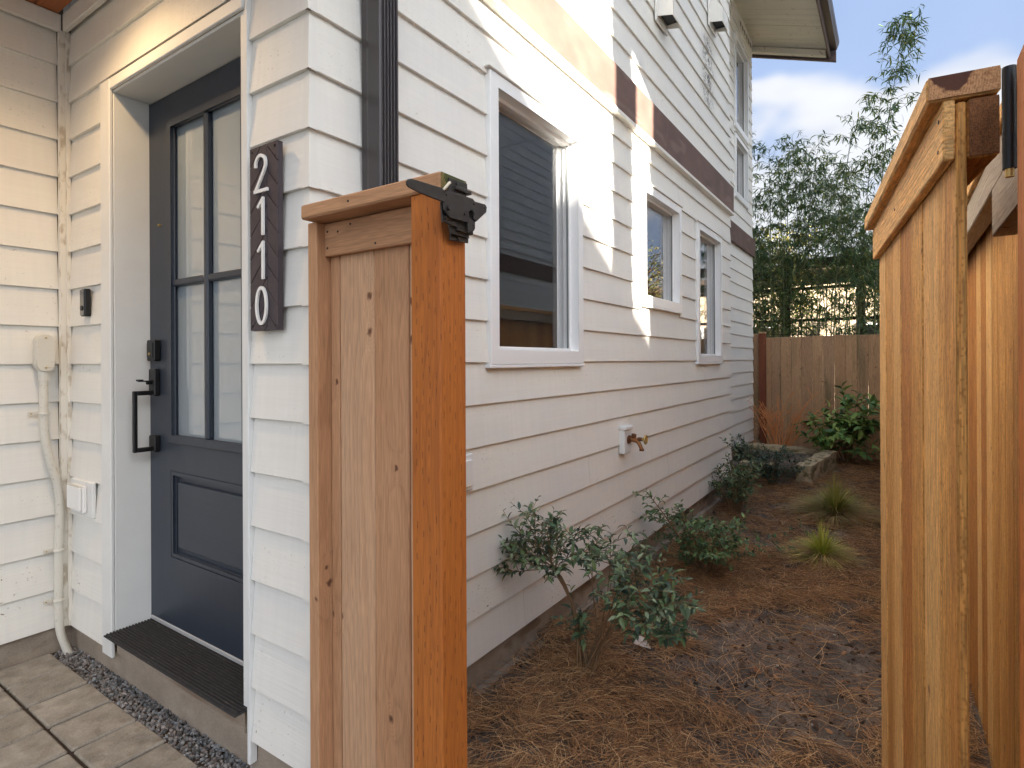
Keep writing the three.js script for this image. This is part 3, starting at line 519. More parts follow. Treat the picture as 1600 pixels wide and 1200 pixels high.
{ // conduit on the porch wall
  const X = -1.762, t = thing('conduit', 'white painted flexible conduit running down the porch wall to the ground', 'conduit', [X, 0, 0]);
  const pts = [[.018, 1.31, .097], [.018, 1.2, .097], [.018, 1.06, .096], [.018, .98, .093], [.018, .87, .075], [.018, .76, .048], [.018, .66, .040], [.018, .5, .044], [.018, .3, .046], [.018, .18, .046], [.02, .09, .04], [.03, .02, .024], [.045, -.03, .012]].map(p => V3(...p));
  const g = tube(pts, .0165, .0165, 14, 340), p = g.attributes.position, n = g.attributes.normal;
  for (let i = 0; i < p.count; i++) { const ring = Math.floor(i / 15), k = ring > 50 ? ((ring % 2) ? .0007 : -.0007) : 0; p.setXYZ(i, p.getX(i) + n.getX(i) * k, p.getY(i) + n.getY(i) * k, p.getZ(i) + n.getZ(i) * k); }
  mesh('pipe', g, M.pvc, t);
  const cap = new THREE.Shape(); cap.absarc(0, .05, .03, 0, Math.PI); cap.absarc(0, -.05, .03, Math.PI, 2 * Math.PI);
  const cg = new THREE.ExtrudeGeometry(cap, { depth: .034, bevelEnabled: true, bevelSize: .004, bevelThickness: .005, bevelSegments: 3 }); cg.rotateY(Math.PI / 2); cg.translate(.002, 1.354, .097);
  const bd = mesh('access_box', cg, M.pvc, t);
  const lid = new THREE.Shape(); lid.absarc(0, .05, .031, 0, Math.PI); lid.absarc(0, -.05, .031, Math.PI, 2 * Math.PI);
  const lg = new THREE.ExtrudeGeometry(lid, { depth: .004, bevelEnabled: true, bevelSize: .0015, bevelThickness: .0015, bevelSegments: 2 }); lg.rotateY(Math.PI / 2); lg.translate(.043, 1.354, .097); mesh('box_cover', lg, M.pvc, t);
  mesh('coupling', cyl(.021, .05, .018, 1.255, .097, 'y', 20), M.pvc, t);
  for (const y of [1.42, 1.288]) mesh('screw', cyl(.004, .003, .05, y, .097, 'x', 8), M.brassLight, t);
  for (const [y, z] of [[1.085, .097], [.462, .044], [.236, .046]]) { const s = mesh('strap', merge([new THREE.TorusGeometry(.0185, .0025, 6, 20).rotateX(Math.PI / 2).scale(1, 3, 1).translate(.018, y, z), bx(-.004, -.001, y - .009, y + .009, z + .016, z + .05, .001)]), M.pvc, t); mesh('screw', cyl(.003, .003, .001, y, z + .04, 'x', 8), M.brassLight, s); }
}
{ // downspout on the side wall
  const t = thing('downspout', 'dark bronze ribbed downspout on the side wall near the corner', 'downspout', [.004, 0, -.236]);
  const w = .041, d = .082, pr = [[-w, 0]]; pr.push([-w, .004], [-w + .002, .02], [-w, .036], [-w, .06], [-w, d - .004], [-w + .004, d]);
  for (let i = 0; i < 5; i++) { const a = -w + .010 + i * .0135; pr.push([a, d], [a + .002, d - .006], [a + .006, d - .006], [a + .008, d]); }
  pr.push([w - .004, d], [w, d - .004], [w, .03], [w - .002, .02], [w, .0]);
  const g = extrude(pr, 5.75); g.rotateX(-Math.PI / 2); g.rotateY(-SIDE); // profile x->along wall, y->out
  const p = g.attributes.position; g.computeBoundingBox(); const b = g.boundingBox; g.translate(-b.min.x, -b.min.y + .0, -(b.min.z + b.max.z) / 2);
  mesh('pipe', g, M.darkMetal, t);
  for (const y of [.5, 2.75, 4.6]) mesh('strap', merge([bx(-.002, .0855, y, y + .03, -w - .003, -w - .001, .0005), bx(.0835, .0858, y, y + .03, -w - .001, w + .001, .0005), bx(-.002, .0855, y, y + .03, w + .001, w + .003, .0005)]), M.darkMetal, t);
}
{ // hose tap
  const c = P(974, 686, 'x', .0), t = thing('hose_tap', 'old brass hose tap on a white mounting block on the side wall', 'tap', [.0, c.y, c.z]);
  mesh('mounting_block', merge([bx(-.006, .03, -.085, .06, -.055, .055, .004, .5, .5), bx(-.006, .045, .061, .085, -.058, .058, .005, .5, .5)]), M.trim, t);
  mesh('flange', cyl(.026, .01, .036, 0, -.006, 'x', 20), M.brass, t);
  mesh('body', merge([tube([V3(.036, 0, -.006), V3(.065, .0, -.006), V3(.09, -.008, -.006)], .014, .014, 12), tube([V3(.075, 0, -.006), V3(.1, -.02, -.004), V3(.118, -.055, -.002)], .0125, .011, 12), cyl(.0145, .014, .118, -.058, -.002, 'y', 14), cyl(.0125, .03, .07, .02, -.006, 'y', 12), cyl(.016, .014, .062, .024, -.006, 'x', 6), cyl(.011, .03, .105, .006, -.006, 'x', 12)]), M.brass, t);
  const wh = []; wh.push(new THREE.TorusGeometry(.024, .006, 8, 24).rotateY(Math.PI / 2).translate(.142, .006, -.006)); for (let i = 0; i < 5; i++) { const a = i / 5 * 6.283; wh.push(tube([V3(.14, .006, -.006), V3(.142, .006 + Math.cos(a) * .024, -.006 + Math.sin(a) * .024)], .0045, .0035, 6)); } wh.push(cyl(.007, .03, .13, .006, -.006, 'x', 10));
  mesh('hand_wheel', merge(wh), M.brassLight, t);
}
{ // blank cover plate low on the side wall
  const t = thing('wall_outlet', 'white cover plate on the side wall beside the fence post', 'outlet', [.001, .80, -.69]);
  mesh('plate', bx(-.004, .012, .0, .145, -.06, .05, .004), M.trim, t); mesh('cover', bx(.0121, .026, .02, .125, -.04, .034, .006), M.white, t);
}

// ───────────────────────── fence panel, latch, gate ─────────────────────────
const nailM = std({ color: C(52, 44, 38), roughness: .6, metalness: .3 });
function nails(parent, list, axis = 'z') { for (const [x, y, z] of list) mesh('nail', cyl(.0032, .0016, x, y, z, axis, 8), nailM, parent); }
{
  const t = thing('fence_panel', 'short tan fence panel with flat cap between the house corner and an orange post', 'fence', [0, 0, 0]);
  const post = mesh('post', bx(.476, .566, -.15, 1.690, -.012, .080, .004, .5, 2), M.treated, t);
  const cap = mesh('cap', bx(.079, .572, 1.6905, 1.7285, -.006, .086, .004, .5, 2, 0), M.panel2, t);
  mesh('cap_end', bx(.5722, .5742, 1.692, 1.727, -.004, .084, .0008, .095, .04, 0), M.endMoss, t);
  mesh('stile', bx(.060, .0985, -.05, 1.690, -.028, .05, .003, .5, 2), M.panel2, t);
  mesh('top_rail', bx(.099, .4755, 1.598, 1.687, .006, .024, .002, .5, 2, 0), M.panel2, t);
  mesh('back_rail', bx(.099, .4755, 1.59, 1.679, -.055, -.0125, .003, .5, 2, 0), M.panel2, t);
  mesh('bottom_rail', bx(.099, .4755, .05, .14, .006, .024, .002, .5, 2, 0), M.panel2, t);
  const xs = [.0995, .137, .2735, .398, .475]; // board joints
  for (let i = 0; i < 4; i++) mesh('board', bx(xs[i] + .0014, xs[i + 1] - .0014, .03, 1.684, -.0115, .0055 - (i % 2) * .0012, .0025, .5, 2), i % 2 ? M.panel : M.panel2, t);
  nails(t, [[.155, 1.66, .0243], [.112, 1.62, .0243], [.112, 1.665, .0243], [.465, 1.667, .0243], [.465, 1.614, .0243], [.30, 1.612, .0243], [.205, 1.674, .0243], [.27, 1.71, .0863]]);
}
{ // gate latch on the post's side face: plates in the plane x = const, outline in (-z, y)
  const X = .576, t = thing('gate_latch', 'black steel gravity gate latch screwed to the orange post', 'latch', [X, 0, 0]);
  const k = (a, b, x = X + .03) => { const p = P(600 + a * .1417, 250 + b * .1417, 'x', x); return [-p.z, p.y]; };
  const flat = (pts, x, th, holes = []) => { const g = extrude(pts, th, holes, .0006); g.rotateY(SIDE); g.translate(x, 0, 0); return g; };
  const hl = (a, b, r, x) => { const [s, y] = k(a, b, x); return hole(s, y, r); };
  // back bracket: two feet on the post joined by an offset plate
  mesh('bracket', merge([
    flat([k(700, 195, X), k(900, 265, X), k(905, 380, X), k(705, 330, X)], .0012, .003),
    flat([k(720, 800, X), k(915, 850, X), k(912, 920, X), k(715, 885, X)], .0012, .003),
    flat([k(705, 335, X + .02), k(980, 430, X + .02), k(1000, 690, X + .02), k(990, 780, X + .02), k(920, 790, X + .02), k(640, 680, X + .02), k(625, 470, X + .02)], .018, .003),
    flat([k(718, 690, X + .014), k(925, 775, X + .014), k(918, 868, X + .008), k(716, 815, X + .008)], .010, .004),
    flat([k(712, 300, X + .012), k(905, 360, X + .012), k(908, 430, X + .016), k(712, 370, X + .016)], .010, .004),
    bx(.003, .021, k(800, 350, X)[1] - .004, k(800, 350, X)[1] + .004, -k(890, 350, X)[0], -k(715, 350, X)[0], .001),
    bx(.003, .021, k(800, 800, X)[1] - .002, k(800, 800, X)[1] + .006, -k(905, 350, X)[0], -k(730, 350, X)[0], .001)]), M.latch, t);
  // lever plate with long thumb bar
  const L = X + .03;
  mesh('lever', flat([k(250, 235), k(268, 210), k(300, 205), k(640, 310), k(700, 345), k(985, 440), k(1000, 460), k(1110, 490), k(1130, 520), k(1125, 575), k(1015, 680), k(985, 650), k(990, 600), k(975, 560), k(950, 550), k(930, 575), k(930, 640), k(960, 650), k(1000, 700), k(1000, 760), k(975, 795), k(925, 785), k(920, 690), k(720, 635), k(660, 545), k(655, 465), k(400, 365), k(275, 300), k(250, 268)], .0275, .0035, [hl(1100, 530, .0026), hl(975, 725, .0026), hl(985, 490, .003), hl(680, 385, .003), hl(880, 600, .0028), hl(755, 615, .0015)]), M.latch, t);
  for (const [a, b, x] of [[800, 270, X + .004], [815, 865, X + .004], [705, 525, X + .031], [675, 640, X + .021]]) { const [s, y] = k(a, b, x); mesh('bolt', merge([cyl(.0055, .004, x - X + .003, y, -s, 'x', 6), cyl(.0075, .0015, x - X + .001, y, -s, 'x', 14)]), M.latch, t); }
  { const [s, y] = k(640, 310), [s2, y2] = k(720, 255, X + .01); mesh('pull_cord', tube([V3(.034, y - .004, -s), V3(.04, y + .002, -s - .002), V3(.03, (y + y2) / 2 + .004, -(s + s2) / 2), V3(.012, y2, -s2)], .003, .003, 8), M.rope, t); }
}
const GT = THREE.MathUtils.degToRad(90 + 6.9);
{
  // gate space: x along the leaf from the hinge, z = 0 centre of the cap, front face towards -z
  const t = thing('garden_gate', 'open cedar garden gate with flat cap and top trim board', 'gate', [1.4855, 0, -.034], GT);
  const L = .955;
  mesh('cap', bx(0, L + .012, 1.697, 1.735, -.0445, .0445, .004, .5, 2, 0), M.cedar3, t);
  mesh('cap_end', bx(-.0022, -.0002, 1.699, 1.733, -.0425, .0425, .0008, .089, .089, 0), M.endCap, t);
  mesh('top_trim', bx(.002, L, 1.607, 1.6965, -.0245, -.0095, .002, .5, 2, 0), M.cedar3, t);
  mesh('frame_rail', bx(.004, L, 1.6065, 1.694, .0055, .0435, .003, .5, 2, 0), M.cedar2, t);
  mesh('rail_end', bx(.0018, .0038, 1.608, 1.6925, .007, .042, .0008, .06, .06, 0), M.endBlock, t);
  mesh('frame_rail', bx(.004, L, .0, .088, .0055, .0435, .003, .5, 2, 0), M.cedar2, t);
  mesh('bottom_trim', bx(.002, L, .0, .09, -.0245, -.0095, .002, .5, 2, 0), M.cedar3, t);
  const bm = [M.cedar, M.cedar3, M.cedar, M.cedar2, M.cedar3, M.cedar, M.cedar3, M.cedar];
  let x = .002; const ws = [.128, .14, .132, .14, .126, .138, .14];
  ws.forEach((w, i) => { const x1 = Math.min(x + w, L); mesh('board', bx(x + .0012, x1 - .0012, -.03, 1.694 - (i ? 0 : .002), -.009 + (i % 2) * .0012, .005, .003, .5, 2), bm[i], t); x = x1; });
  nails(t, [[.03, 1.675, -.0247], [.035, 1.63, -.0247], [.5, 1.65, -.0247], [.92, 1.67, -.0247], [.92, 1.63, -.0247]]);
}
{
  const t = thing('hinge_post', 'orange brown gate post with a black barrel hinge, beside the open gate', 'post', [0, 0, 0]);
  mesh('post', bx(1.5335, 1.6235, -.2, 1.702, .050, .140, .004, .5, 2), M.treated, t);
  const h = mesh('hinge', merge([cyl(.0078, .136, 1.5285, 1.632, .032, 'y', 18)]), M.black, t);
  mesh('hinge_leaf', bx(1.5305, 1.5332, 1.575, 1.69, -.03, .026, .0005), M.black, h);
  mesh('hinge_pin', cyl(.005, .012, 1.5285, 1.559, .032, 'y', 12), M.brassLight, h);
}
{ // boundary fence along the neighbour's side
  const t = thing('side_fence', 'tall cedar boundary fence running back beside the planting bed', 'fence', [0, 0, 0]);
  mesh('top_trim', bx(1.596, 1.641, 1.716, 1.806, -8.45, -.0, .003, .5, 2, 2), M.greyWood, t);
  mesh('cap', bx(1.585, 1.70, 1.8065, 1.844, -8.45, -.0, .003, .5, 2, 2), M.cedar3, t);
  mesh('rail_block', bx(1.594, 1.6405, 1.60, 1.7145, -.735, -.0, .003, .5, 2, 2), M.greyWood, t);
  mesh('lower_rail', bx(1.681, 1.72, .25, .34, -8.4, -.02, .003, .5, 2, 2), M.cedar2, t);
  let z = -.01; const bm = [M.cedar, M.cedar2, M.cedar3, M.cedar, M.cedar2]; let i = 0;
  while (z > -8.4) { const w = rr(.128, .142); mesh('board', bx(1.659, 1.676 + rr(0, .003), -.1, 1.805, z - w + .002, z - .001, .002, .5, 2), bm[(i * 7 + (i >> 2)) % 5], t); z -= w; i++; }
  for (const pz of [-2.4, -4.8, -7.2]) mesh('post', bx(1.68, 1.77, -.2, 1.80, pz - .045, pz + .045, .003, .5, 2), M.treated, t);
}
{ // rear fence
  const t = thing('back_fence', 'weathered plain board fence across the end of the yard', 'fence', [0, 0, -8.55]);
  let x = -1.35, i = 0; while (x < 1.69) { const w = rr(.138, .15); mesh('board', bx(x + .0006, x + w - .0008, -.25, 1.655 + rr(-.008, .01) - (x < -.4 ? -.06 : 0), -.01 + rr(-.003, .003), .009 + rr(-.004, .004), .0045, .5, 2), [M.fence, M.fence2, M.fence, M.fence2, M.fence][i % 5], t); x += w; i++; }
  mesh('post', bx(-.352, -.262, -.25, 1.71, .012, .102, .004, .5, 2), M.redPost, t);
  mesh('post_cap', bx(-.36, -.254, 1.7105, 1.738, .004, .11, .006, .5, 2), M.fence, t);
  mesh('wire', tube([V3(-.25, 1.70, .05), V3(.4, 1.675, .05), V3(1.6, 1.69, .05)], .004, .004, 5), M.black, t);
  for (const y of [.3, 1.45]) mesh('rail', bx(-1.35, 1.69, y, y + .09, -.055, -.014, .003, .5, 2, 0), M.fence2, t);
}

// ───────────────────────── plants ─────────────────────────
// a folded, slightly curled blade along +y, its face towards +z; unit length
function leafGeo(wid, curl = .25, fold = .25, n = 4, tip = 1) {
  const pos = [], idx = [];
  for (let i = 0; i <= n; i++) { const t = i / n, w = wid * .5 * Math.pow(Math.sin(Math.PI * Math.pow(t, .75 * tip)), .8) * (i === n || i === 0 ? .05 : 1), y = t * (1 - curl * t * .3), z = -curl * t * t; pos.push(-w, y, z + w * fold * 2, 0, y, z, w, y, z + w * fold * 2); }
  for (let i = 0; i < n; i++) { const a = i * 3; idx.push(a, a + 1, a + 3, a + 1, a + 4, a + 3, a + 1, a + 2, a + 4, a + 2, a + 5, a + 4); }
  const g = new THREE.BufferGeometry(); g.setAttribute('position', new THREE.Float32BufferAttribute(pos, 3)); g.setIndex(idx); g.computeVertexNormals(); g.setAttribute('uv', new THREE.Float32BufferAttribute(new Float32Array(pos.length / 3 * 2), 2)); return g;
}
class Leaves { // many leaves merged into one surface, coloured one by one
  constructor() { this.p = []; this.n = []; this.c = []; this.i = []; }
  add(g, m, col) {
    const P0 = g.attributes.position, N0 = g.attributes.normal, o = this.p.length / 3, v = new THREE.Vector3(), nm = new THREE.Matrix3().getNormalMatrix(m);
    for (let k = 0; k < P0.count; k++) { v.fromBufferAttribute(P0, k).applyMatrix4(m); this.p.push(v.x, v.y, v.z); v.fromBufferAttribute(N0, k).applyMatrix3(nm).normalize(); this.n.push(v.x, v.y, v.z); this.c.push(col.r, col.g, col.b); }
    const I = g.index.array; for (let k = 0; k < I.length; k++) this.i.push(I[k] + o);
  }
  geo() { const g = new THREE.BufferGeometry(); g.setAttribute('position', new THREE.Float32BufferAttribute(this.p, 3)); g.setAttribute('normal', new THREE.Float32BufferAttribute(this.n, 3)); g.setAttribute('color', new THREE.Float32BufferAttribute(this.c, 3)); g.setAttribute('uv', new THREE.Float32BufferAttribute(new Float32Array(this.p.length / 3 * 2), 2)); g.setIndex(this.i); return g; }
}
const up = V3(0, 1, 0);
function leafMatrix(pos, dir, face, len) { // leaf along dir, its face turned as far as possible to `face`
  const y = dir.clone().normalize(), x = V3().crossVectors(y, face); if (x.lengthSq() < 1e-6) x.set(1, 0, 0); x.normalize(); const z = V3().crossVectors(x, y);
  return new THREE.Matrix4().makeBasis(x.multiplyScalar(len), y.multiplyScalar(len), z.multiplyScalar(len)).setPosition(pos);
}
const rv = (r, s = 1) => V3(rr(-s, s, r), rr(-s, s, r), rr(-s, s, r));
M.leaf = phys({ vertexColors: true, color: 0xffffff, roughness: .52, side: THREE.DoubleSide, transmission: 0 });
M.thinLeaf = phys({ vertexColors: true, color: 0xffffff, roughness: .6, side: THREE.DoubleSide });
M.stem = std({ map: tex(64, 128, (u, v) => { const n = fbm(u * 8, v * 16, 8, 16, 501, 4); return [112 + n * 40, 88 + n * 36, 62 + n * 30]; }), roughness: .85 });
M.greenStem = std({ color: C(86, 92, 52), roughness: .7 });
// evergreen shrub: stems = [[x,y,z targets...], ...] relative to its base
function shrub(name, label, base, stems, o = {}) {
  const r = mulberry(o.seed ?? 1), t = thing(name, label, 'shrub', base, 0, o.group);
  const { leaf = .05, step = .016, r0 = .006, twigs = 5, twigLen = .16, colours = [[40, 62, 44], [56, 80, 48], [30, 48, 38], [72, 92, 58]], wid = .36, single = 0, from = .45 } = o;
  const lg = [leafGeo(wid, .3, .22), leafGeo(wid * .9, .15, .3), leafGeo(wid * 1.1, .45, .18)], cols = colours.map(c => C(...c));
  const mats = single ? cols.map(c => phys({ color: c, roughness: .46, side: THREE.DoubleSide })) : null;
  const L = new Leaves(), tubes = []; let items = [];
  const dress = (curve, a, b, len) => {
    const n = Math.max(2, Math.round(len * (b - a) / step)); let ang = rr(0, 6, r);
    for (let i = 0; i <= n; i++) { const k = a + (b - a) * i / n, p = curve.getPoint(k), d = curve.getTangent(Math.min(k, .99)); ang += 2.4 + rr(-.4, .4, r);
      const s = V3(Math.cos(ang), 0, Math.sin(ang)); s.addScaledVector(d, -s.dot(d)).normalize();
      const dir = s.multiplyScalar(rr(.6, 1, r)).addScaledVector(d, rr(.35, .9, r)); dir.y += rr(-.15, .2, r);
      const sz = leaf * rr(.65, 1.2, r) * (i === n ? .8 : 1); items.push([p, dir, rv(r, .5).add(V3(0, 1, 0)), sz, (r() * lg.length) | 0, Math.min(cols.length - 1, (Math.pow(r(), 1.4) * cols.length) | 0)]); }
  };
  for (const st of stems) {
    const pts = [V3(rr(-.035, .035, r), -.04, rr(-.035, .035, r)), ...st.map(p => V3(...p))], c = new THREE.CatmullRomCurve3(pts), len = c.getLength();
    tubes.push(tube(pts, r0 * rr(.8, 1.2, r), r0 * .35, 6, 14));
    dress(c, .82, 1, len);
    for (let k = 0; k < twigs; k++) {
      const a = rr(from, .98, r), p = c.getPoint(a), d = c.getTangent(a), e = rv(r).addScaledVector(d, .7); e.y = Math.abs(e.y) * .6 + .05; e.normalize();
      const tl = twigLen * rr(.5, 1.15, r), q = [p, p.clone().addScaledVector(e, tl * .5).add(rv(r, .012)), p.clone().addScaledVector(e, tl).add(V3(0, rr(-.02, .03, r), 0))], tc = new THREE.CatmullRomCurve3(q);
      tubes.push(tube(q, r0 * .38, r0 * .2, 5, 5)); dress(tc, .25, 1, tl);
    }
  }
  mesh('stems', merge(tubes), o.stemMat ?? M.stem, t);
  if (single) { // the leaves nearest the eye one by one, the others as one surface
    const cam = V3(...base).negate().add(camera.position); items.sort((a, b) => a[0].distanceTo(cam) - b[0].distanceTo(cam));
    items.forEach(([p, d, f, s, g, c], i) => { const m = leafMatrix(p, d, f, s); if (i < single) { const q = mesh('leaf', lg[g], mats[c], t); m.decompose(q.position, q.quaternion, q.scale); } else L.add(lg[g], m, cols[c]); });
  } else for (const [p, d, f, s, g, c] of items) L.add(lg[g], leafMatrix(p, d, f, s), cols[c]);
  if (L.p.length) { const f = mesh('foliage', L.geo(), o.leafMat ?? M.leaf, t); if (single) f.userData.kind = 'stuff'; }
  return t;
}
{ // near shrub, two heads, leaning over the mulch by the siding
  const b = P(915, 1062, 'y', -.045), B = [b.x, bedY(b.x, b.z), b.z];
  const to = (px, py, x) => { const p = P(px, py, 'x', x); return [p.x - B[0], p.y - B[1], p.z - B[2]]; };
  const z = (px, py, zz) => { const p = P(px, py, 'z', zz); return [p.x - B[0], p.y - B[1], p.z - B[2]]; };
  const L0 = z(893, 940, -1.13), L1 = z(868, 890, -1.1);
  shrub('evergreen_shrub', 'dark glossy evergreen shrub with two leaning heads and bare lower stems, beside the fence post', B, [
    [L0, L1, z(838, 845, -1.05), z(836, 800, -1.02)], [L0, L1, z(815, 860, -1.05), z(775, 848, -.98)], [L0, L1, z(880, 850, -1.12), z(915, 825, -1.15)], [L0, L1, z(840, 890, -1.0), z(790, 895, -.96)], [z(898, 950, -1.12), z(862, 880, -1.04), z(855, 830, -1.04)], [z(900, 960, -1.15), z(872, 885, -1.08), z(905, 862, -1.1)], [L0, L1, z(822, 875, -1.02), z(812, 822, -1.0)], [L0, L1, z(860, 868, -1.06), z(862, 808, -1.1)],
    [z(935, 990, -1.2), z(950, 920, -1.22), z(955, 838, -1.26)], [z(932, 980, -1.18), z(925, 900, -1.2), z(930, 850, -1.25)], [z(945, 980, -1.15), z(985, 910, -1.15), z(1010, 852, -1.2)], [z(950, 985, -1.12), z(1000, 930, -1.08), z(1040, 905, -1.08)], [z(950, 995, -1.1), z(1010, 955, -1.04), z(1068, 938, -1.02)], [z(945, 1000, -1.1), z(990, 950, -1.0), z(1030, 965, -.98)], [z(940, 990, -1.2), z(970, 930, -1.24), z(985, 880, -1.3)], [z(948, 990, -1.14), z(1000, 950, -1.1), z(1050, 920, -1.12)], [z(940, 985, -1.1), z(960, 935, -1.05), z(970, 900, -1.02)], [z(938, 1000, -1.1), z(955, 960, -1.0), z(1000, 975, -.94)], [z(950, 1005, -1.1), z(1015, 985, -1.0), z(1045, 1000, -.97)],
    [z(910, 1010, -1.16), z(900, 985, -1.17), z(898, 970, -1.15)]],
    { seed: 41, leaf: .047, step: .0145, twigs: 11, twigLen: .13, r0: .0042, single: 300, from: .55, wid: .34, colours: [[70, 90, 64], [86, 110, 70], [56, 76, 58], [106, 126, 80], [134, 150, 116]] });
}
const radial = (seed, n, rad, h, low = .45, lean = [0, 0]) => { const r = mulberry(seed), o = []; for (let i = 0; i < n; i++) { const a = i / n * 6.283 + rr(-.5, .5, r), d = rad * Math.sqrt(rr(.05, 1, r)), y = h * (low + (1 - low) * rr(.2, 1, r)) * (1 - .35 * (d / rad) ** 2); o.push([[Math.cos(a) * d * .35 + lean[0] * .3, y * .5, Math.sin(a) * d * .35 + lean[1] * .3], [Math.cos(a) * d + lean[0], y, Math.sin(a) * d + lean[1]]]); } return o; };
function baseAt(px, py) { let p = P(px, py, 'y', -.05); for (let i = 0; i < 3; i++) p = P(px, py, 'y', bedY(p.x, p.z)); return p; }
for (const [px, py, rad, h, seed, label, o] of [
  [1108, 902, .34, .5, 52, 'mid green evergreen shrub with one long shoot, below the hose tap', { leaf: .045, colours: [[80, 108, 62], [66, 92, 58], [104, 132, 76], [92, 120, 70]], twigs: 6, lean: [-.02, 0] }],
  [1150, 806, .35, .60, 63, 'dense dark evergreen shrub against the end of the siding', { leaf: .042, colours: [[72, 94, 58], [86, 110, 66], [60, 82, 56], [106, 126, 80]], twigs: 7, lean: [-.05, 0] }],
  [1207, 762, .36, .46, 74, 'low spreading evergreen shrub in front of the stone raised bed', { leaf: .042, colours: [[60, 82, 60], [72, 96, 66], [48, 70, 56]], twigs: 7, lean: [0, 0] }],
  [1168, 735, .22, .42, 85, 'small dark shrub inside the raised bed at the house corner', { leaf: .04, colours: [[62, 84, 60], [74, 98, 70], [50, 70, 54]], twigs: 6, lean: [0, 0] }]]) {
  const p = baseAt(px, py), st = radial(seed, 20, rad, h, .4, o.lean);
  if (seed === 52) st.push([[-.15, .25, .1], [-.24, .42, .18], [-.33, .56, .24]], [[-.1, .3, .05], [-.18, .46, .1]]);
  if (seed === 63) st.push([[-.02, .35, 0], [-.03, .72, .02]]);
  shrub('evergreen_shrub', label, [p.x, p.y, p.z], st, { seed, step: .012, twigLen: .14, r0: .005, from: .35, wid: .4, ...o });
}
{ // bigger-leaved laurel-like shrub against the rear fence
  const B = [.86, -.12, -7.75], st = radial(91, 20, .52, 1.0, .3);
  shrub('broadleaf_shrub', 'large leaved green shrub growing in front of the back fence', B, st, { seed: 93, leaf: .15, step: .03, twigs: 5, twigLen: .22, r0: .008, wid: .36, single: 300, from: .4, colours: [[84, 120, 58], [102, 138, 64], [68, 100, 54], [130, 158, 76], [156, 176, 92]] });
}
{ // bare orange twigs
  const t = thing('twig_shrub', 'bare shrub of thin orange twigs in front of the red brown fence post', 'shrub', [.02, -.1, -7.86]), r = mulberry(131), g = [];
  for (let i = 0; i < 34; i++) { const a = rr(0, 6.28, r), d = rr(.2, .72, r), h = rr(.4, 1.0, r), p0 = V3(rr(-.05, .05, r), 0, rr(-.05, .05, r)), p2 = V3(Math.cos(a) * d, h, Math.sin(a) * d * .4), p1 = p0.clone().lerp(p2, .5).add(V3(rr(-.06, .06, r), .12, 0)); const c = new THREE.CatmullRomCurve3([p0, p1, p2]); g.push(tube([p0, p1, p2], .006, .0026, 4, 8)); for (let k = 0; k < 4; k++) { const s = c.getPoint(rr(.35, .95, r)), e = s.clone().add(V3(rr(-.16, .16, r), rr(.0, .2, r), rr(-.08, .08, r))); g.push(tube([s, s.clone().lerp(e, .5).add(V3(0, .015, 0)), e], .0036, .002, 4, 3)); } }
  mesh('twigs', merge(g), std({ color: C(220, 146, 88), roughness: .7 }), t);
}
// ornamental grass tufts
function tuft(label, px, py, n, len, spread, greens, seed) {
  const p = baseAt(px, py), t = thing('grass_tuft', label, 'grass', [p.x, p.y - .01, p.z]), r = mulberry(seed), L = new Leaves();
  for (let i = 0; i < n; i++) {
    const a = rr(0, 6.283, r), q = Math.pow(r(), .6), l = len * rr(.55, 1.1, r), out = spread * q, x0 = Math.cos(a) * .05 * q, z0 = Math.sin(a) * .05 * q, dry = q > .62 ? r() < .75 : r() < .12, col = C(...(dry ? [[178, 144, 98], [194, 162, 112], [146, 118, 84]] : greens)[(r() * 3) | 0]);
    const pos = [], idx = [], m = 7, w = .003; const hgt = l * (1 - q * .55);
    for (let k = 0; k <= m; k++) { const s = k / m, y = hgt * (1.75 * s - 1.15 * s * s * (q * .9 + .25)), d = out * Math.pow(s, 1.4), ww = w * (1 - s * .8); const bx_ = x0 + Math.cos(a) * d, bz = z0 + Math.sin(a) * d; pos.push(bx_ - Math.sin(a) * ww, Math.max(y, .004), bz + Math.cos(a) * ww, bx_ + Math.sin(a) * ww, Math.max(y, .004), bz - Math.cos(a) * ww); if (k < m) { const o = k * 2; idx.push(o, o + 1, o + 2, o + 1, o + 3, o + 2); } }
    const g = new THREE.BufferGeometry(); g.setAttribute('position', new THREE.Float32BufferAttribute(pos, 3)); g.setIndex(idx); g.computeVertexNormals(); L.add(g, new THREE.Matrix4(), col);
  }
  mesh('blades', L.geo(), M.thinLeaf, t).userData.kind = 'stuff';
}
tuft('wide grass tuft with dry straw edges in the middle of the mulch', 1305, 808, 1500, .30, .48, [[156, 158, 72], [136, 144, 64], [176, 170, 92]], 7);
tuft('small bright yellow green grass tuft in the mulch', 1285, 874, 900, .23, .27, [[176, 184, 70], [152, 166, 60], [194, 192, 92]], 8);
tuft('thin grey green grass by the far corner of the house', 1163, 700, 160, .36, .2, [[96, 104, 70], [112, 114, 78], [84, 92, 66]], 9);
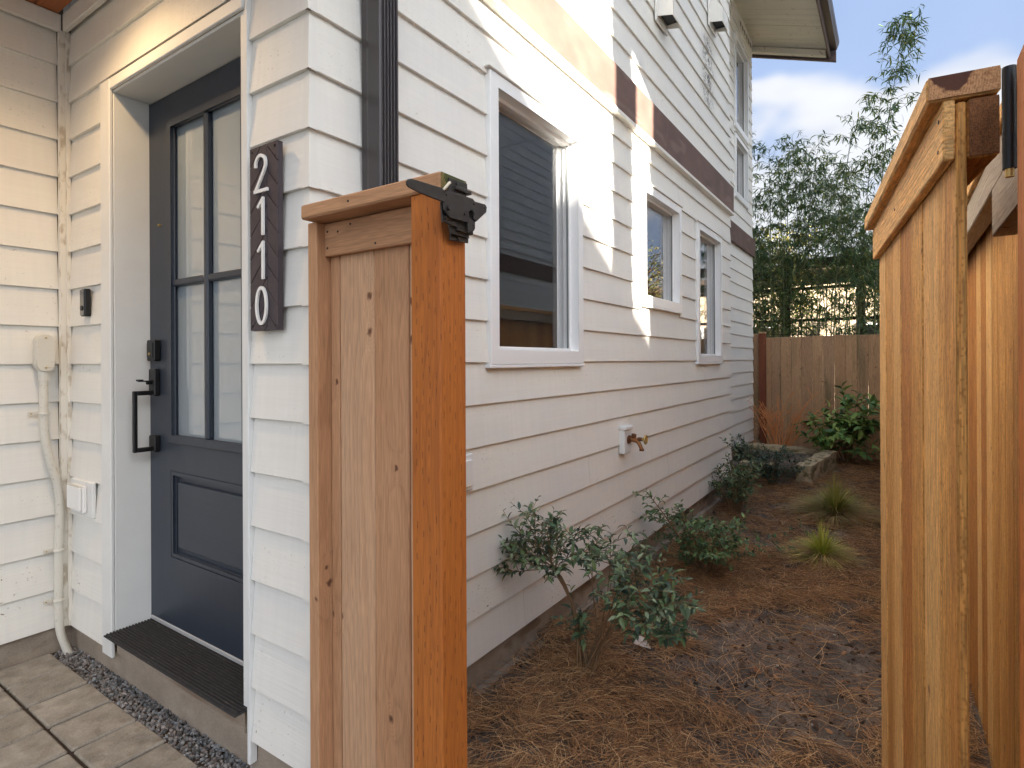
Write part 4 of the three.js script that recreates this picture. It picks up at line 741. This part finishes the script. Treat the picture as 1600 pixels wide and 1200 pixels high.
// small self-sown seedlings
for (const [px, py] of [[1222, 852], [1206, 866], [1246, 838], [1190, 880], [1230, 872]]) { const p = baseAt(px, py); shrub('seedling', 'little green seedling sprouting from the mulch', [p.x, p.y, p.z], [[[.01, .05, 0], [.02, .09, .01]], [[-.02, .04, .01], [-.05, .06, .02]], [[.03, .03, -.01], [.06, .05, 0]]], { seed: px, leaf: .034, step: .014, twigs: 1, twigLen: .05, r0: .002, group: 'seedlings in the mulch', colours: [[76, 104, 58], [58, 84, 52]], wid: .5 }); }
{ // low green rosette under the near shrub's outer stems
  const p = baseAt(1052, 1012); shrub('seedling', 'fresh green sprig low at the edge of the two headed shrub', [p.x, p.y, p.z], [[[.0, .06, 0], [.01, .12, .01]], [[-.02, .05, .01], [-.05, .08, .03]], [[.03, .05, -.01], [.06, .09, .02]]], { seed: 5, leaf: .06, step: .012, twigs: 2, twigLen: .06, r0: .003, colours: [[58, 96, 62], [72, 112, 66]], wid: .42 });
}
// pine needles and dead leaves on the mulch
{
  const curve = k => { const g = tube([V3(-.5, 0, 0), V3(-.17, .03 * k, .1 * k), V3(.2, .04, .07 * k), V3(.5, 0, -.05)], .0088, .006, 3, 6); return g; };
  const r = mulberry(321), m = new THREE.Matrix4(), q = new THREE.Quaternion(), e = new THREE.Euler();
  const bare = (x, z) => { const a = Math.hypot((x - 1.08) / .42, (z + 1.95) / .75), b = Math.hypot((x - .85) / .22, (z + 1.35) / .25); return Math.min(a, b + .35) + (fbm(x * 4 + 5, z * 4 + 50, 256, 256, 333, 3) - .5) * 1.3; };
  const pal = [[204, 156, 106], [178, 130, 86], [146, 108, 76], [232, 192, 140], [108, 86, 68], [190, 144, 100]].map(c => C(...c));
  [.8, -.9, 1.6, .2].forEach((k, v) => {
    const N = 13000, im = new THREE.InstancedMesh(curve(k), std({ color: 0xffffff, roughness: .7 }), N); let n = 0;
    while (n < N) {
      const near = r() < .62, x = rr(-.02, 1.62, r), z = near ? rr(-3.4, -.1, r) : rr(-8.3, -3.2, r);
      if (z > -5 && x < .0) continue; if (bare(x, z) < 1 && r() < .86) continue; if (fbm(x * 5 + 2, z * 5 + 60, 512, 512, 341, 3) < .42 && r() < .78) continue;
      const l = rr(.07, .17, r), pile = .03 * fbm(x * 5 + 2, z * 5 + 60, 512, 512, 341, 3); e.set(rr(-.2, .2, r), fbm(x * 2.6 + 30, z * 2.6 + 80, 512, 512, 351, 3) * 14 + (r() < .3 ? rr(0, 6.283, r) : rr(-.7, .7, r)), rr(-.2, .2, r)); if (r() < .1) e.z += rr(-.5, .5, r);
      m.compose(V3(x, bedY(x, z) + .003 + rr(0, .016, r) + pile, z), q.setFromEuler(e), V3(l, l * .6 + .045, l * .6 + .045)); im.setMatrixAt(n, m); im.setColorAt(n, pal[(r() * pal.length) | 0]); n++;
    }
    im.name = numbered('pine_needles'); im.castShadow = im.receiveShadow = true; scene.add(im); tag(im, 'fallen brown pine needles lying over the planting bed', 'needles', null, 'stuff');
  });
  { // crumbs of dark soil and bark showing between the needles
    const g = new THREE.IcosahedronGeometry(1, 1), p = g.attributes.position; for (let i = 0; i < p.count; i++) { const k = .75 + .5 * HT[(Math.round(p.getX(i) * 40) * 31 + Math.round(p.getY(i) * 40) * 57 + Math.round(p.getZ(i) * 40) * 11) & 65535]; p.setXYZ(i, p.getX(i) * k, p.getY(i) * k * .7, p.getZ(i) * k); } g.computeVertexNormals();
    const N = 5200, im = new THREE.InstancedMesh(g, std({ color: 0xffffff, roughness: .95 }), N), cc = [[92, 78, 68], [76, 64, 56], [112, 92, 76], [64, 52, 46], [128, 98, 74]].map(c => C(...c));
    for (let i = 0; i < N; i++) { const x = rr(.0, 1.62, r), z = r() < .6 ? rr(-3.2, -.2, r) : rr(-7.8, -3, r), q2 = Math.pow(r(), 4), sz = .003 + .012 * q2; e.set(rr(0, 6, r), rr(0, 6, r), rr(0, 6, r)); m.compose(V3(x, bedY(x, z) + sz * .25, z), q.setFromEuler(e), V3(sz * rr(.8, 1.5, r), sz * rr(.6, 1, r), sz)); im.setMatrixAt(i, m); im.setColorAt(i, cc[(r() * 5) | 0]); }
    im.name = 'soil_crumbs'; im.castShadow = im.receiveShadow = true; scene.add(im); tag(im, 'crumbs of soil and bark scattered over the planting bed', 'soil', null, 'stuff');
  }
  for (let i = 0; i < 22; i++) { // fallen twigs
    const x = rr(.15, 1.5, r), z = i < 13 ? rr(-3, -.6, r) : rr(-6, -3, r), a = rr(0, 6.28, r), l = rr(.06, .2, r), y = bedY(x, z) + .02, d = V3(Math.cos(a) * l, rr(-.01, .015, r), Math.sin(a) * l), o0 = V3(0, 0, 0), o1 = d.clone().multiplyScalar(.5).add(V3(rr(-.02, .02, r), .008, rr(-.02, .02, r)));
    const tw = mesh(numbered('twig'), merge([tube([o0, o1, d], .0032, .0015, 5, 6), tube([o1, o1.clone().add(V3(rr(-.04, .04, r), .01, rr(-.04, .04, r))), o1.clone().add(V3(rr(-.06, .06, r), .012, rr(-.06, .06, r)))], .0018, .001, 4, 3)]), M.stem, scene); tw.position.set(x, y, z); tag(tw, 'small forked brown twig lying on the pine needles', 'twig', 'fallen twigs on the mulch');
  }
  const dl = [leafGeo(.7, .5, -.3, 5), leafGeo(.55, .7, .35, 5)], dc = [[158, 106, 70], [128, 90, 64], [170, 126, 88], [100, 78, 64]];
  for (let i = 0; i < 58; i++) { let p; if (i < 34) { p = V3(rr(.15, 1.4, r), 0, rr(-2.6, -.6, r)); } else p = V3(rr(.2, 1.5, r), 0, rr(-6, -2.4, r)); const o = mesh(numbered('dead_leaf'), dl[i % 2], std({ color: C(...dc[i % 4]), roughness: .8, side: THREE.DoubleSide }), scene); o.position.set(p.x, bedY(p.x, p.z) + .022, p.z); o.rotation.set(-Math.PI / 2 + rr(-.4, .4, r), rr(-.3, .3, r), rr(0, 6.28, r)); o.scale.setScalar(rr(.02, .05, r)); tag(o, 'curled brown dead leaf lying on the mulch', 'leaf', 'dead leaves on the mulch'); }
  const w = baseAt(1000, 1018), o = mesh('pale_leaf', leafGeo(.8, .25, .3, 6), std({ color: C(206, 196, 186), roughness: .7, side: THREE.DoubleSide }), scene); o.position.set(w.x - .03, w.y + .03, w.z); o.rotation.set(-1.35, .1, -1.2); o.scale.setScalar(.085); tag(o, 'pale grey dead leaf lying beside the two headed shrub', 'leaf');
  for (const [px, py] of [[1304, 994], [1238, 1100], [1270, 1135], [1215, 1042], [1310, 1180], [1345, 925], [1262, 965]]) { const c = baseAt(px, py), s = mesh(numbered('pebble'), new THREE.IcosahedronGeometry(1, 1), M.white, scene); s.position.copy(c).add(V3(0, .006, 0)); s.scale.set(.006, .0035, .0045); tag(s, 'tiny white pebble lying on the bare soil', 'pebble', 'white pebbles on the soil'); }
}
{ // raised bed of rough stone blocks
  const t = thing('raised_bed', 'low raised bed edged with rough tan stone blocks near the back fence', 'planter', [0, 0, 0]);
  const m = std({ map: tex(256, 256, (u, v) => { const n = fbm(u * 6, v * 6, 6, 6, 601, 5), ms = sstep(.5, .62, fbm(u * 5, v * 5, 5, 5, 607, 4)); return mix3([184 + (n - .5) * 90, 166 + (n - .5) * 86, 134 + (n - .5) * 76], [104, 96, 58], ms * .7); }), roughness: .95 });
  const block = (w, h, d, x, y, z, a, seed) => { let g = new THREE.BoxGeometry(w, h, d, 10, 5, 8); g.deleteAttribute('normal'); const p = g.attributes.position, map = new Map(); for (let i = 0; i < p.count; i++) { const k = [p.getX(i), p.getY(i), p.getZ(i)]; const f = s => (fbm(k[0] * 9 + 50 + s, k[1] * 9 + k[2] * 9 + 50, 512, 512, seed + s, 3) - .5) * .05; p.setXYZ(i, k[0] + f(0), k[1] + f(1), k[2] + f(2)); } g.computeVertexNormals(); const o = mesh('stone', g, m, t); o.position.set(x, y, z); o.rotation.y = a; };
  block(.17, .3, .62, .585, -.03, -6.42, -.12, 1); block(.16, .28, .66, .66, -.02, -7.08, -.12, 2); block(.56, .26, .16, .40, -.03, -7.65, .03, 3); block(.5, .26, .16, -.14, -.03, -7.68, 0, 4); block(.34, .26, .17, .05, -.03, -6.15, .05, 5);
  mesh('bed_soil', bx(-.34, .56, -.12, .03, -7.6, -6.2, .01), M.soil, t);
}
// bamboo beyond the back fence, culm by culm
M.bamboo = phys({ vertexColors: true, color: 0xffffff, roughness: .5, side: THREE.DoubleSide, transmission: .35, thickness: 0 });
M.culm = std({ map: tex(64, 256, (u, v) => { const k = (v * 12) % 1, nd = k < .06 ? .7 : 1; return [96 * nd, 104 * nd, 60 * nd]; }), roughness: .5 });
{
  const lg = [leafGeo(.17, .35, .15, 3), leafGeo(.14, .6, .1, 3)], cols = [[66, 98, 44], [84, 114, 48], [52, 80, 40], [108, 130, 56], [70, 102, 52], [146, 148, 66]].map(c => C(...c));
  const bamboo = (x, z, h, lx, lz, nl, seed, low, label, leafLen = .11) => {
    const r = mulberry(seed), t = thing('bamboo', label, 'bamboo', [x, -.2, z], 0, label.startsWith('leafy') ? 'bamboo stems beyond the back fence' : undefined), pts = [V3(0, 0, 0), V3(lx * .1, h * .4, lz * .1), V3(lx * .45, h * .75, lz * .45), V3(lx, h, lz)], c = new THREE.CatmullRomCurve3(pts), L = new Leaves(), tw = [tube(pts, .013, .003, 6, 26)];
    let n = 0; while (n < nl) {
      const a = low + (1 - low) * Math.pow(r(), .85), p = c.getPoint(a), ang = rr(0, 6.283, r), l = rr(.2, .62, r) * (1.12 - a * .62), d = V3(Math.cos(ang), rr(.15, .75, r), Math.sin(ang)), q = p.clone().addScaledVector(d, l), mid = p.clone().lerp(q, .55).add(V3(0, .04, 0)); tw.push(tube([p, mid, q], .0026, .0012, 3, 3)); const bc = new THREE.CatmullRomCurve3([p, mid, q]);
      const m = 7 + (r() * 9 | 0); for (let k = 0; k < m; k++, n++) { const s = bc.getPoint(rr(.3, 1, r)), dir = d.clone().multiplyScalar(.5).add(rv(r, .9)); dir.y -= .45; L.add(lg[(r() * 2) | 0], leafMatrix(s, dir, rv(r, .8).add(up), leafLen * rr(.6, 1.3, r)), cols[Math.min(5, (Math.pow(r(), 1.5) * 6) | 0)]); }
    }
    mesh('culm', merge(tw), M.culm, t); mesh('foliage', L.geo(), M.bamboo, t);
  };
  const r = mulberry(717);
  for (let i = 0; i < 40; i++) { const x = -1.25 + i * .068 + rr(-.05, .05, r), z = rr(-11.6, -9.05, r); const h = (x < -.35 ? rr(3.4, 4.6, r) : x < .75 ? rr(4.0, 5.3, r) : rr(3.0, 4.2, r)); bamboo(x, z, h, rr(-.35, .35, r), rr(-.2, .3, r), 860, 800 + i, .24, 'leafy green bamboo stem in the screen beyond the back fence'); }
  bamboo(-.82, -9.2, 5.2, .12, .1, 700, 881, .45, 'leafy green bamboo stem showing past the end of the house');
  bamboo(1.12, -9.3, 6.5, .42, .1, 1500, 901, .3, 'tall thin bamboo stem rising well above the others', .125);
  bamboo(.9, -9.6, 5.7, .35, -.1, 900, 917, .3, 'slender bamboo stem arching up beside the tallest one', .12);
  bamboo(.55, -9.2, 5.0, -.5, .0, 460, 923, .5, 'slender bamboo stem arching out over the top of the screen', .12);
}
{ // dark timber trellis among the bamboo
  const t = thing('trellis', 'dark timber trellis standing among the bamboo beyond the back fence', 'trellis', [0, -.2, -10.6]);
  mesh('beam', bx(-.35, 2.2, 3.16, 3.34, -.04, .04, .004), M.trellis, t); mesh('beam', bx(-2.2, -.36, 3.0, 3.15, -.04, .04, .004), M.trellis, t);
  for (const y of [2.78, 2.2, 1.6]) mesh('slat', bx(-2.2, 2.2, y, y + .05, -.02, .02, .003), M.trellis, t);
  for (const x of [-1.6, -.35, .84, 2.0]) mesh('post', bx(x, x + .14, 0, 3.3, -.11, -.045, .004), M.trellis, t);
}

// ───────────────────────── neighbouring houses ─────────────────────────
const ptn = paintTex(218, 226, 233, 440, 1); M.nSiding = std({ map: ptn.map, roughness: .65 });
{ // next door, beyond the side fence: seen mirrored in the windows; shades the side yard
  const t = thing('neighbour_house', 'pale grey lap sided house next door with a brown band, beyond the side fence', 'house', [0, 0, 0]);
  const X = 3.9, zf = -.18, zs = -.815, zb = -8.75, H = 6.9;
  mesh('main_walls', merge([bx(X + .02, X + 7, -.2, H, zb, zs, .01), bx(X + 1.6, X + 7, -.2, H, zs + .001, zf - .02, .01), bx(X + .02, X + 1.599, 4.81, H, zs + .001, zf, .01)]), M.nSiding, t);
  mesh('porch_column', bx(X, X + .2, -.2, 4.809, -.426, zf, .01), M.nSiding, t);
  const w = mesh('side_wall', bx(X + .0, X + .018, -.1, .1, zb, zs, .001), M.nSiding, t);
  const wl = new THREE.Group();
  rows(.1, H - .1).forEach(y => { if (y > 2.75 && y < 3.08) return; const m = mesh('plank', plankGeo(zs - zb), M.nSiding, w); m.rotation.y = -Math.PI / 2; m.position.set(X, y, zb); });
  mesh('belly_band', bx(X - .024, X + .001, 2.80, 3.09, zb, zs, .003), M.band, t);
  const g = extrude([[X - .5, H], [X + 3.5, H + 1.2], [X + 7.5, H], [X + 7.5, H + .14], [X + 3.5, H + 1.36], [X - .5, H + .14]], zf - zb + .6); g.translate(0, 0, zb - .3); mesh('roof', g, M.trellis, t);
}
{ // row house across the court: its eave throws the slanting edge of shade
  const Z = 8, E = 2.806 + (Z + .867) * .66, t = thing('court_house', 'pale row house with dark flat roof across the entry court', 'house', [0, 0, 0]);
  const wl = mesh('wall', bx(12.2, 25, -.1, E - .15, Z + .4, Z + 7, .02), M.nSiding, t);
  mesh('roof', bx(12, 25.3, E - .149, E, Z, Z + 7.4, .01), M.trellis, t);
  for (let i = 3; i < 8; i++) for (const y of [1, 3.8, 6.4]) { const f = mesh('window', extrude(rect([6.7 + i * 2.1, 8 + i * 2.1, y, y + 1.4]), .05, [rect([6.7 + i * 2.1, 8 + i * 2.1, y, y + 1.4], .06)]), M.vinyl, t); f.position.z = Z + .345; const q = mesh('pane', new THREE.PlaneGeometry(1.2, 1.3), M.blackGloss, f); q.position.set(7.35 + i * 2.1, y + .7, .03); q.rotation.y = Math.PI; }
}
{ // added building, out of view, blocking low sky glow from the entry walls
  const t = thing('added_garage', 'added low grey building with two doors, unseen, blocking low sky glow at the entry court', 'added_garage', [9, 0, 0]);
  mesh('wall', bx(0, 5, -.1, 4.1, .6, 6.9, .02), M.nSiding, t); mesh('roof', bx(-.2, 5.2, 4.101, 4.3, .4, 7.1, .02), M.trellis, t);
  for (const z of [1.2, 4.2]) { const d = mesh('added_garage_door', bx(-.04, -.005, 0, 2.2, z, z + 2.4, .004), M.vinyl, t); for (let k = 0; k < 4; k++) mesh('panel', bx(-.06, -.0405, .06 + k * .54, .54 + k * .54, z + .05, z + 2.35, .008), M.vinyl, d); }
}
{ // pale house far behind the bamboo, in the sun
  const t = thing('far_house', 'sunlit cream house behind the bamboo screen', 'house', [0, -.2, -17]);
  mesh('wall', bx(-7, 6, 0, 3.6, -5, 0, .02), std({ color: C(232, 208, 176), roughness: .8 }), t);
  const g = extrude([[-7.5, 3.6], [-.5, 4.0], [6.5, 3.6], [6.5, 3.75], [-.5, 4.15], [-7.5, 3.75]], 5.8); g.translate(0, 0, -5.4); mesh('roof', g, std({ color: C(110, 92, 82), roughness: .9 }), t);
  for (const x of [-5, -2.4, .6, 3.4]) { const f = mesh('window', extrude(rect([x, x + 1.1, 1.2, 2.5]), .06, [rect([x, x + 1.1, 1.2, 2.5], .07)]), M.vinyl, t); f.position.z = .005; const q = mesh('pane', new THREE.PlaneGeometry(1.0, 1.2), M.blackGloss, f); q.position.set(x + .55, 1.85, .02); }
}
{ // trees in the sun beyond the bamboo
  const lg = leafGeo(.5, .3, .2, 3), cols = [[118, 120, 52], [148, 138, 62], [96, 106, 48], [168, 150, 74]].map(c => C(...c));
  for (const [x, z, h, w, n, label] of [[-.9, -14.2, 5.2, 1.3, 3600, 'yellow green tree in the sun behind the bamboo'], [-4.2, -13.5, 6.5, 1.8, 3200, 'leafy tree behind the rear wing of the house'], [4.4, -14.6, 5.2, 1.6, 2600, 'leafy tree behind the side fence']]) {
    const t = thing('tree', label, 'tree', [x, -.2, z]), r = mulberry(1200 + x * 10 | 0), tw = [tube([V3(0, 0, 0), V3(.05, h * .4, 0), V3(-.05, h * .8, .05)], .12, .03, 8, 12)], L = new Leaves();
    for (let k = 0; k < 26; k++) { const a = rr(.3, .95, r), an = rr(0, 6.28, r), l = w * rr(.4, 1, r) * (1.2 - a * .7), s = V3(0, h * a * .8, 0), e = V3(Math.cos(an) * l, h * a * .8 + rr(.2, .9, r), Math.sin(an) * l); tw.push(tube([s, s.clone().lerp(e, .5).add(V3(0, .08, 0)), e], .03, .006, 5, 6)); for (let q = 0; q < n / 26; q++) { const c = s.clone().lerp(e, rr(.45, 1.1, r)).add(rv(r, .42)); L.add(lg, leafMatrix(c, rv(r), rv(r).add(up), rr(.06, .12, r)), cols[(r() * 4) | 0]); } }
    mesh('trunk', merge(tw), M.stem, t); mesh('crown', L.geo(), M.thinLeaf, t);
  }
}

renderer.render(scene, camera);
